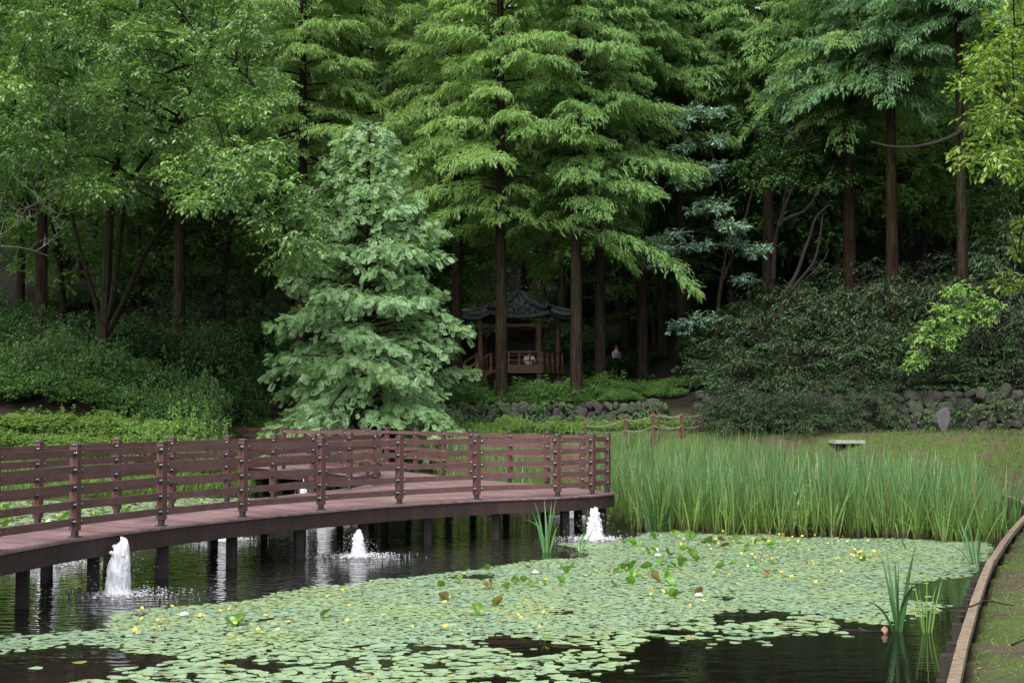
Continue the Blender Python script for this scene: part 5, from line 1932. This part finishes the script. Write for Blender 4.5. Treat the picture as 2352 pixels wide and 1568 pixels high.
leafy(cl, gg, 24, 7, 0.11, droop=0.35).build('crown', M['maple'], mt)
wood.build('trunk', M['bark_grey'], mt)

# the near tree at the right margin
gg = np.random.default_rng(84)
b = at(2560, 1000, 18)
nt_ = thing('broadleaf_tree', 'near broadleaf at the right margin with bright yellow green leaves', 'tree', (b[0], b[1], ground(b[0], b[1])))
wood = MB()
sk = [limb(wood, [(b[0], b[1], b[2] - 3), at(2560, 800, 18), at(2540, 400, 17.8), at(2500, 100, 17.5), at(2470, -200, 17)], 0.16, 0.05),
      limb(wood, [at(2545, 480, 17.8), at(2440, 330, 17.3), at(2330, 250, 17)], 0.05, 0.012),
      limb(wood, [at(2555, 700, 18), at(2440, 600, 17.3), at(2340, 590, 17)], 0.04, 0.010),
      limb(wood, [at(2510, 150, 17.5), at(2400, 60, 17.2), at(2330, 60, 17)], 0.04, 0.012)]
P1 = [(2330, -120), (2340, 20), (2262, 50), (2230, 110), (2190, 140), (2165, 215), (2200, 260), (2210, 330), (2250, 390), (2290, 420), (2330, 470), (2600, 500), (2600, -120)]
P2 = [(2350, 470), (2310, 520), (2290, 590), (2280, 650), (2300, 665), (2345, 640), (2500, 680), (2600, 600), (2600, 470)]
cl = clusters_in(P1, 110, 15.8, 19, 0.22, 0.13, gg, 0.7) + clusters_in(P2, 32, 16, 18.5, 0.20, 0.11, gg, 0.7)
reach(wood, sk, cl, gg, 0.008)
leafy(cl, gg, 24, 6, 0.078, droop=0.4, wood=wood).build('crown', M['yellow_leaf'], nt_)
wood.build('trunk', M['bark_grey'], nt_)

# broadleaf trees filling the wood behind
bt = []
for s in range(3):
    gg = np.random.default_rng(90 + s)
    t_ = thing('broadleaf_tree', 'shaded broadleaf tree among the trunks deep in the wood', 'tree', (0, 0, 0), 'broadleaf trees deep in the wood')
    wood = MB()
    sk = [limb(wood, [(0, 0, -0.5), (0.1, 0, 2), (0.2 + gg.normal(0, 0.2), 0.1, 5), (gg.normal(0, 0.5), 0, 8)], 0.13, 0.03)]
    sk += [limb(wood, [(0.1, 0, 2.2 + s), (math.cos(a) * 1.0, math.sin(a) * 1.0, 3.6 + s), (math.cos(a) * 2.2, math.sin(a) * 2.2, 4.8 + s)], 0.06, 0.02) for a in (0.5 + s, 2.6 + s, 4.6 + s)]
    cl = []
    while len(cl) < 60:
        q = gg.uniform(-1, 1, 3)
        if 0.35 < np.linalg.norm(q) < 1:
            cl.append((q[0] * 2.9, q[1] * 2.9, 5.6 + q[2] * 3.9, 0.75, 0.28))
    reach(wood, sk, cl, gg)
    leafy(cl, gg, 26, 7, 0.19, droop=0.25).build('crown', M['mid'] if s else M['back'], t_, world=False)
    wood.build('trunk', M['bark_dark'], t_, world=False)
    bt.append(t_)
g = np.random.default_rng(43)
XY2 = [(at(u, 500, d)[0], d) for u, d in [(1500, 62), (1745, 66), (1860, 58), (1925, 58), (1990, 66), (2160, 64), (1380, 78), (1620, 72), (2200, 70), (150, 60), (330, 58), (520, 60), (600, 64), (1680, 62), (1830, 60), (1900, 64), (2000, 61), (2120, 60), (2230, 57), (2330, 55), (1250, 72), (1420, 70), (1000, 70), (50, 66), (240, 68), (2080, 68), (2280, 64)]]
while len(XY2) < 50:
    x, y = g.uniform(-36, 40), g.uniform(66, 100)
    if abs(x) < 0.42 * y + 2:
        XY2.append((x, y))
for n, (x, y) in enumerate(XY2):
    o = bt[n] if n < 3 else copy_tree(bt[n % 3])
    o.location = (x, y, ground(x, y) - 0.1)
    o.rotation_euler.z = g.uniform(0, 6.28)
    s = g.uniform(0.8, 1.3)
    o.scale = (s, s, s * g.uniform(0.8, 1.15))

# ------------------------------------------------------------------ shrubs
def mound(gg, rx, ry, rz, n, cr, cv, twigs, per, leaf, droop, tv=LEAF_V, tiers=False, rnd=0.3, core=True):
    cl = []
    for s in range(n):
        a = gg.uniform(0, 6.28)
        e = math.asin(gg.uniform(-0.25, 1))
        k = gg.uniform(0.62, 1.0)
        z = rz * (0.35 + 0.65 * math.sin(e) * k)
        c = math.cos(e) * k
        if tiers:
            z = round(z / 0.38) * 0.38 + gg.normal(0, 0.05)
        cl.append((rx * c * math.cos(a), ry * c * math.sin(a), max(0.12, z), cr * gg.uniform(0.7, 1.25), cv))
    wood = MB()
    for q in range(7):
        a = gg.uniform(0, 6.28)
        r = gg.uniform(0.3, 0.75)
        wood.tube([(0.1 * math.cos(a), 0.1 * math.sin(a), -0.2), (rx * r * 0.5 * math.cos(a), ry * r * 0.5 * math.sin(a), rz * 0.45), (rx * r * math.cos(a), ry * r * math.sin(a), rz * 0.8)], [0.035, 0.022, 0.008], 5)
    return wood, leafy(cl, gg, twigs, per, leaf, tv=tv, droop=droop, rnd=rnd)


SLIM_V = np.array([(0, 0, 0), (0.13, 0.4, 0.03), (0, 1, -0.05), (-0.13, 0.4, 0.03)])
YEWS = [(1760, 800, 49.5, 2.2, 1.7), (1890, 790, 50.5, 2.4, 2.0), (2030, 780, 50, 2.3, 2.2), (2150, 790, 49, 2.2, 2.2), (2290, 800, 48, 2.4, 2.4), (1710, 890, 49, 1.7, 1.2), (1850, 890, 48.6, 1.9, 1.3), (1990, 890, 48.2, 1.9, 1.4), (2120, 890, 47.6, 1.8, 1.3), (2255, 890, 46.8, 1.9, 1.4),
        (1960, 690, 53, 2.3, 1.8), (2100, 690, 53, 2.4, 1.9), (2250, 680, 51.5, 2.6, 2.3), (2350, 640, 50.5, 2.6, 2.8), (1800, 720, 53.5, 2.2, 1.5), (1660, 860, 51.5, 1.5, 1.3), (2370, 850, 46.5, 2.0, 2.0), (1650, 965, 46.4, 1.0, 0.9), (1700, 965, 46.0, 1.1, 1.0), (1760, 965, 45.8, 1.2, 1.0), (1825, 965, 45.4, 1.2, 1.0), (1885, 965, 45.2, 1.0, 0.9), (1690, 930, 47.6, 1.4, 1.0), (1780, 930, 46.9, 1.5, 1.1), (1870, 930, 46.4, 1.3, 1.0), (1960, 905, 46.6, 1.3, 0.9), (2080, 900, 46.2, 1.3, 0.8), (2200, 900, 45.8, 1.2, 0.8), (2330, 900, 45.4, 1.3, 0.9), (2010, 930, 45.5, 0.9, 0.6), (1950, 950, 45.2, 0.8, 0.7)]
ym = []
for s in range(6):
    w_, l_ = conifer(120 + s, 2.5, 0.25, 2.5, 52, dens=9, fl=0.17, tv=LEAF_V * np.array([0.62, 1, 1]), step=0.085, power=0.55, low=0.5, rise0=0.22, drp=0.42, bare=0.2, hang=0.7, rnd=0.25)
    ym.append((w_.mesh('stems', M['bark_dark']), l_.mesh('foliage', M['yew'])))
g = np.random.default_rng(44)
for n, (u, v, d, rx, rz) in enumerate(YEWS):
    q = at(u, v, d)
    z = ground(q[0], d)
    h_ = max(rz, q[2] - z + rz * 0.45)
    t_ = thing('evergreen_shrub', 'dark evergreen shrub with layered fans massed on the right hand slope', 'shrub', (q[0], d, z), 'dark evergreen shrubs on the right slope')
    t_.scale = (rx / 2.2, rx / 2.2, h_ / 2.1)
    t_.rotation_euler.z = g.uniform(0, 6.28)
    put('stems', ym[n % 6][0], t_)
    put('foliage', ym[n % 6][1], t_)

BUSH = []
for s in range(5):
    gg = np.random.default_rng(140 + s)
    w_, l_ = mound(gg, 1.5, 1.4, 1.3, 95, 0.30, 0.16, 16, 7, 0.085, 0.05)
    BUSH.append((w_, l_))
LIMEB = []
for s in range(5):
    gg = np.random.default_rng(150 + s)
    w_, l_ = mound(gg, 1.5, 1.4, 1.2, 66, 0.30, 0.20, 15, 7, 0.115, 0.05)
    up_ = [(gg.uniform(-1.1, 1.1), gg.uniform(-1, 0.8), gg.uniform(1.0, 1.6), 0.10, 0.22) for q in range(13)]
    l2 = leafy(up_, gg, 9, 6, 0.10, droop=-0.2)
    l_.add(np.concatenate(l2.V), np.concatenate(l2.F))
    LIMEB.append((w_, l_))
for w_, l_ in BUSH:
    gg = np.random.default_rng(len(w_.V) + w_.n)
    up_ = [(gg.uniform(-1.1, 1.1), gg.uniform(-1, 0.8), gg.uniform(0.9, 1.5), 0.14, 0.16) for q in range(12)]
    l2 = leafy(up_, gg, 10, 6, 0.085, droop=-0.1)
    l_.add(np.concatenate(l2.V), np.concatenate(l2.F))
bm_ = {}
for key, src in (('azalea', BUSH), ('lime', LIMEB), ('under', BUSH)):
    bm_[key] = [(w_.mesh('stems', M['bark_dark']), l_.mesh('foliage', M[key])) for w_, l_ in src]


def bush(u, v, d, rx, h, key, label, group, n):
    q = at(u, v, d)
    z = ground(q[0], d)
    if h is None:
        h = min(max(0.4, q[2] - z) * g.uniform(0.78, 1.15), 1.7 * rx)
    t_ = thing('bush', label, 'bush', (q[0], d, z - 0.05), group)
    t_.scale = (rx / 1.5, rx / 1.5, h / 1.3)
    t_.rotation_euler.z = g.uniform(0, 6.28)
    put('stems', bm_[key][n % 5][0], t_)
    put('foliage', bm_[key][n % 5][1], t_)


n = 0
for u, v, d, rx in [(-40, 790, 45.6, 1.5), (70, 770, 46.0, 1.45), (140, 752, 46.6, 1.2), (215, 795, 45.8, 1.3), (310, 800, 46, 1.35), (395, 840, 46.4, 1.0), (455, 800, 46.8, 1.05), (-10, 850, 44.4, 1.25), (100, 840, 44.6, 1.3), (205, 860, 44.5, 1.15), (295, 885, 44.6, 1.1), (375, 900, 44.8, 0.9), (455, 875, 45.6, 0.8), (500, 905, 45.4, 0.55)]:
    bush(u, v, d, rx, None, 'azalea', 'tall mid green bush massed under the trunks on the left bank', 'tall bushes on the left bank', n)
    n += 1
for u, v, d, rx in [(-30, 955, 41.2, 0.95), (45, 950, 41.4, 0.9), (115, 945, 41.2, 0.9), (185, 965, 41.5, 0.85), (245, 945, 41.6, 0.9), (310, 965, 41.3, 0.85), (375, 955, 41.8, 0.85), (430, 955, 42, 0.8), (485, 965, 42.4, 0.75), (520, 985, 42.6, 0.55), (-10, 985, 40.2, 0.8), (70, 985, 40.3, 0.75), (150, 988, 40.4, 0.8), (225, 985, 40.6, 0.75), (300, 990, 40.7, 0.75), (370, 990, 40.9, 0.7), (440, 990, 41.4, 0.65)]:
    bush(u, v, d, rx, None, 'lime', 'low light green bush just behind the left boardwalk railing', 'light bushes behind the railing', n)
    n += 1
for u, v, d, rx in [(1010, 905, 51.6, 1.1), (1070, 885, 51.8, 1.1), (1120, 900, 51.4, 1.0), (1180, 900, 51.9, 1.0), (1230, 866, 52.2, 1.2), (1290, 880, 51.9, 1.1), (1350, 880, 52.6, 1.1), (1385, 850, 53.2, 1.2), (1440, 865, 52.6, 1.2), (1500, 875, 52.4, 1.1), (1550, 885, 52, 1.1), (1600, 895, 51.6, 1.0), (960, 930, 51.6, 0.9), (1090, 925, 51.2, 0.8), (1210, 915, 51.2, 0.9), (1320, 915, 51.2, 0.9), (1430, 915, 51.2, 0.8), (1530, 925, 51.0, 0.8)]:
    bush(u, v, d, rx, None, 'azalea', 'rounded green bush along the top of the middle stone wall below the pavilion', 'bushes on the middle wall', n)
    n += 1
for u, v, d, rx in [(1010, 972, 48.6, 0.5), (1085, 965, 48.8, 0.5), (1140, 975, 48.4, 0.45), (1200, 972, 48.6, 0.5), (1275, 960, 48.3, 0.6), (1310, 975, 48, 0.45), (1395, 970, 48.2, 0.4), (900, 965, 49.4, 0.55), (960, 975, 49.2, 0.5), (1040, 960, 49.5, 0.55), (1115, 968, 49.4, 0.5), (1170, 955, 49.6, 0.6), (1235, 965, 49.2, 0.6), (1345, 955, 49, 0.7), (1440, 962, 48.6, 0.6), (1500, 965, 48.6, 0.6), (1560, 968, 48.4, 0.55), (600, 965, 49.4, 0.6), (680, 972, 49.3, 0.5)]:
    bush(u, v, d, rx, None, 'lime', 'small loose shrub at the foot of the middle stone wall', 'small shrubs at the wall foot', n)
    n += 1
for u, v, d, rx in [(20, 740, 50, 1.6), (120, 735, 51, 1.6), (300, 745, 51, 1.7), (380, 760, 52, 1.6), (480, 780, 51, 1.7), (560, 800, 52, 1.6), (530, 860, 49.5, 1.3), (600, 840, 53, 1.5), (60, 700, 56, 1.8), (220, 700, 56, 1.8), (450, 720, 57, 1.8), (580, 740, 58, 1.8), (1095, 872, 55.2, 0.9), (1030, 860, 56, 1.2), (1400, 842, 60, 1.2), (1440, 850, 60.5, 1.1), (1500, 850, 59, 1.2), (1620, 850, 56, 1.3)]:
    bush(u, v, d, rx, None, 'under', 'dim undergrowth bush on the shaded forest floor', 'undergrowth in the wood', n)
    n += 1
tries = 0
made = 0
while made < 80:
    x, y = g.uniform(-26, 30), g.uniform(54, 84)
    if abs(x) > 0.42 * y or (abs(x - PX) < 3.6 and y < 64):
        continue
    made += 1
    uq, vq, _ = proj(np.array([[x, y, ground(x, y) + g.uniform(0.7, 2.0)]]))
    bush(uq[0], vq[0], y, g.uniform(1.0, 2.0), None, 'under', 'dim undergrowth bush on the shaded forest floor', 'undergrowth in the wood', n)
    n += 1

# creepers hanging over the two walls
for x0, x1, lab in ((-10.4, 5.6, 'dark creepers hanging down the low middle stone wall'), (6.6, 23.0, 'dark creepers and ferns hanging down the right rubble wall')):
    gg = np.random.default_rng(int(170 + x1))
    cl = []
    for q in range(int((x1 - x0) * 5)):
        x = gg.uniform(x0, x1)
        y = float(np.interp(x, WX, WY)) - gg.uniform(0.28, 0.5)
        if ripple(x * 3.1, 4.0) < -0.2:
            continue
        z = 1.55 + 1.15 * gg.uniform(0, 1) ** 0.7
        cl.append((x, y, z, gg.uniform(0.16, 0.34), gg.uniform(0.12, 0.26)))
    o = leafy(cl, gg, 16, 7, 0.095, droop=0.7).build('creeper', M['creeper'])
    tag(o, lab, 'creeper')

# the far wood closing the view
gg = np.random.default_rng(160)
cl = []
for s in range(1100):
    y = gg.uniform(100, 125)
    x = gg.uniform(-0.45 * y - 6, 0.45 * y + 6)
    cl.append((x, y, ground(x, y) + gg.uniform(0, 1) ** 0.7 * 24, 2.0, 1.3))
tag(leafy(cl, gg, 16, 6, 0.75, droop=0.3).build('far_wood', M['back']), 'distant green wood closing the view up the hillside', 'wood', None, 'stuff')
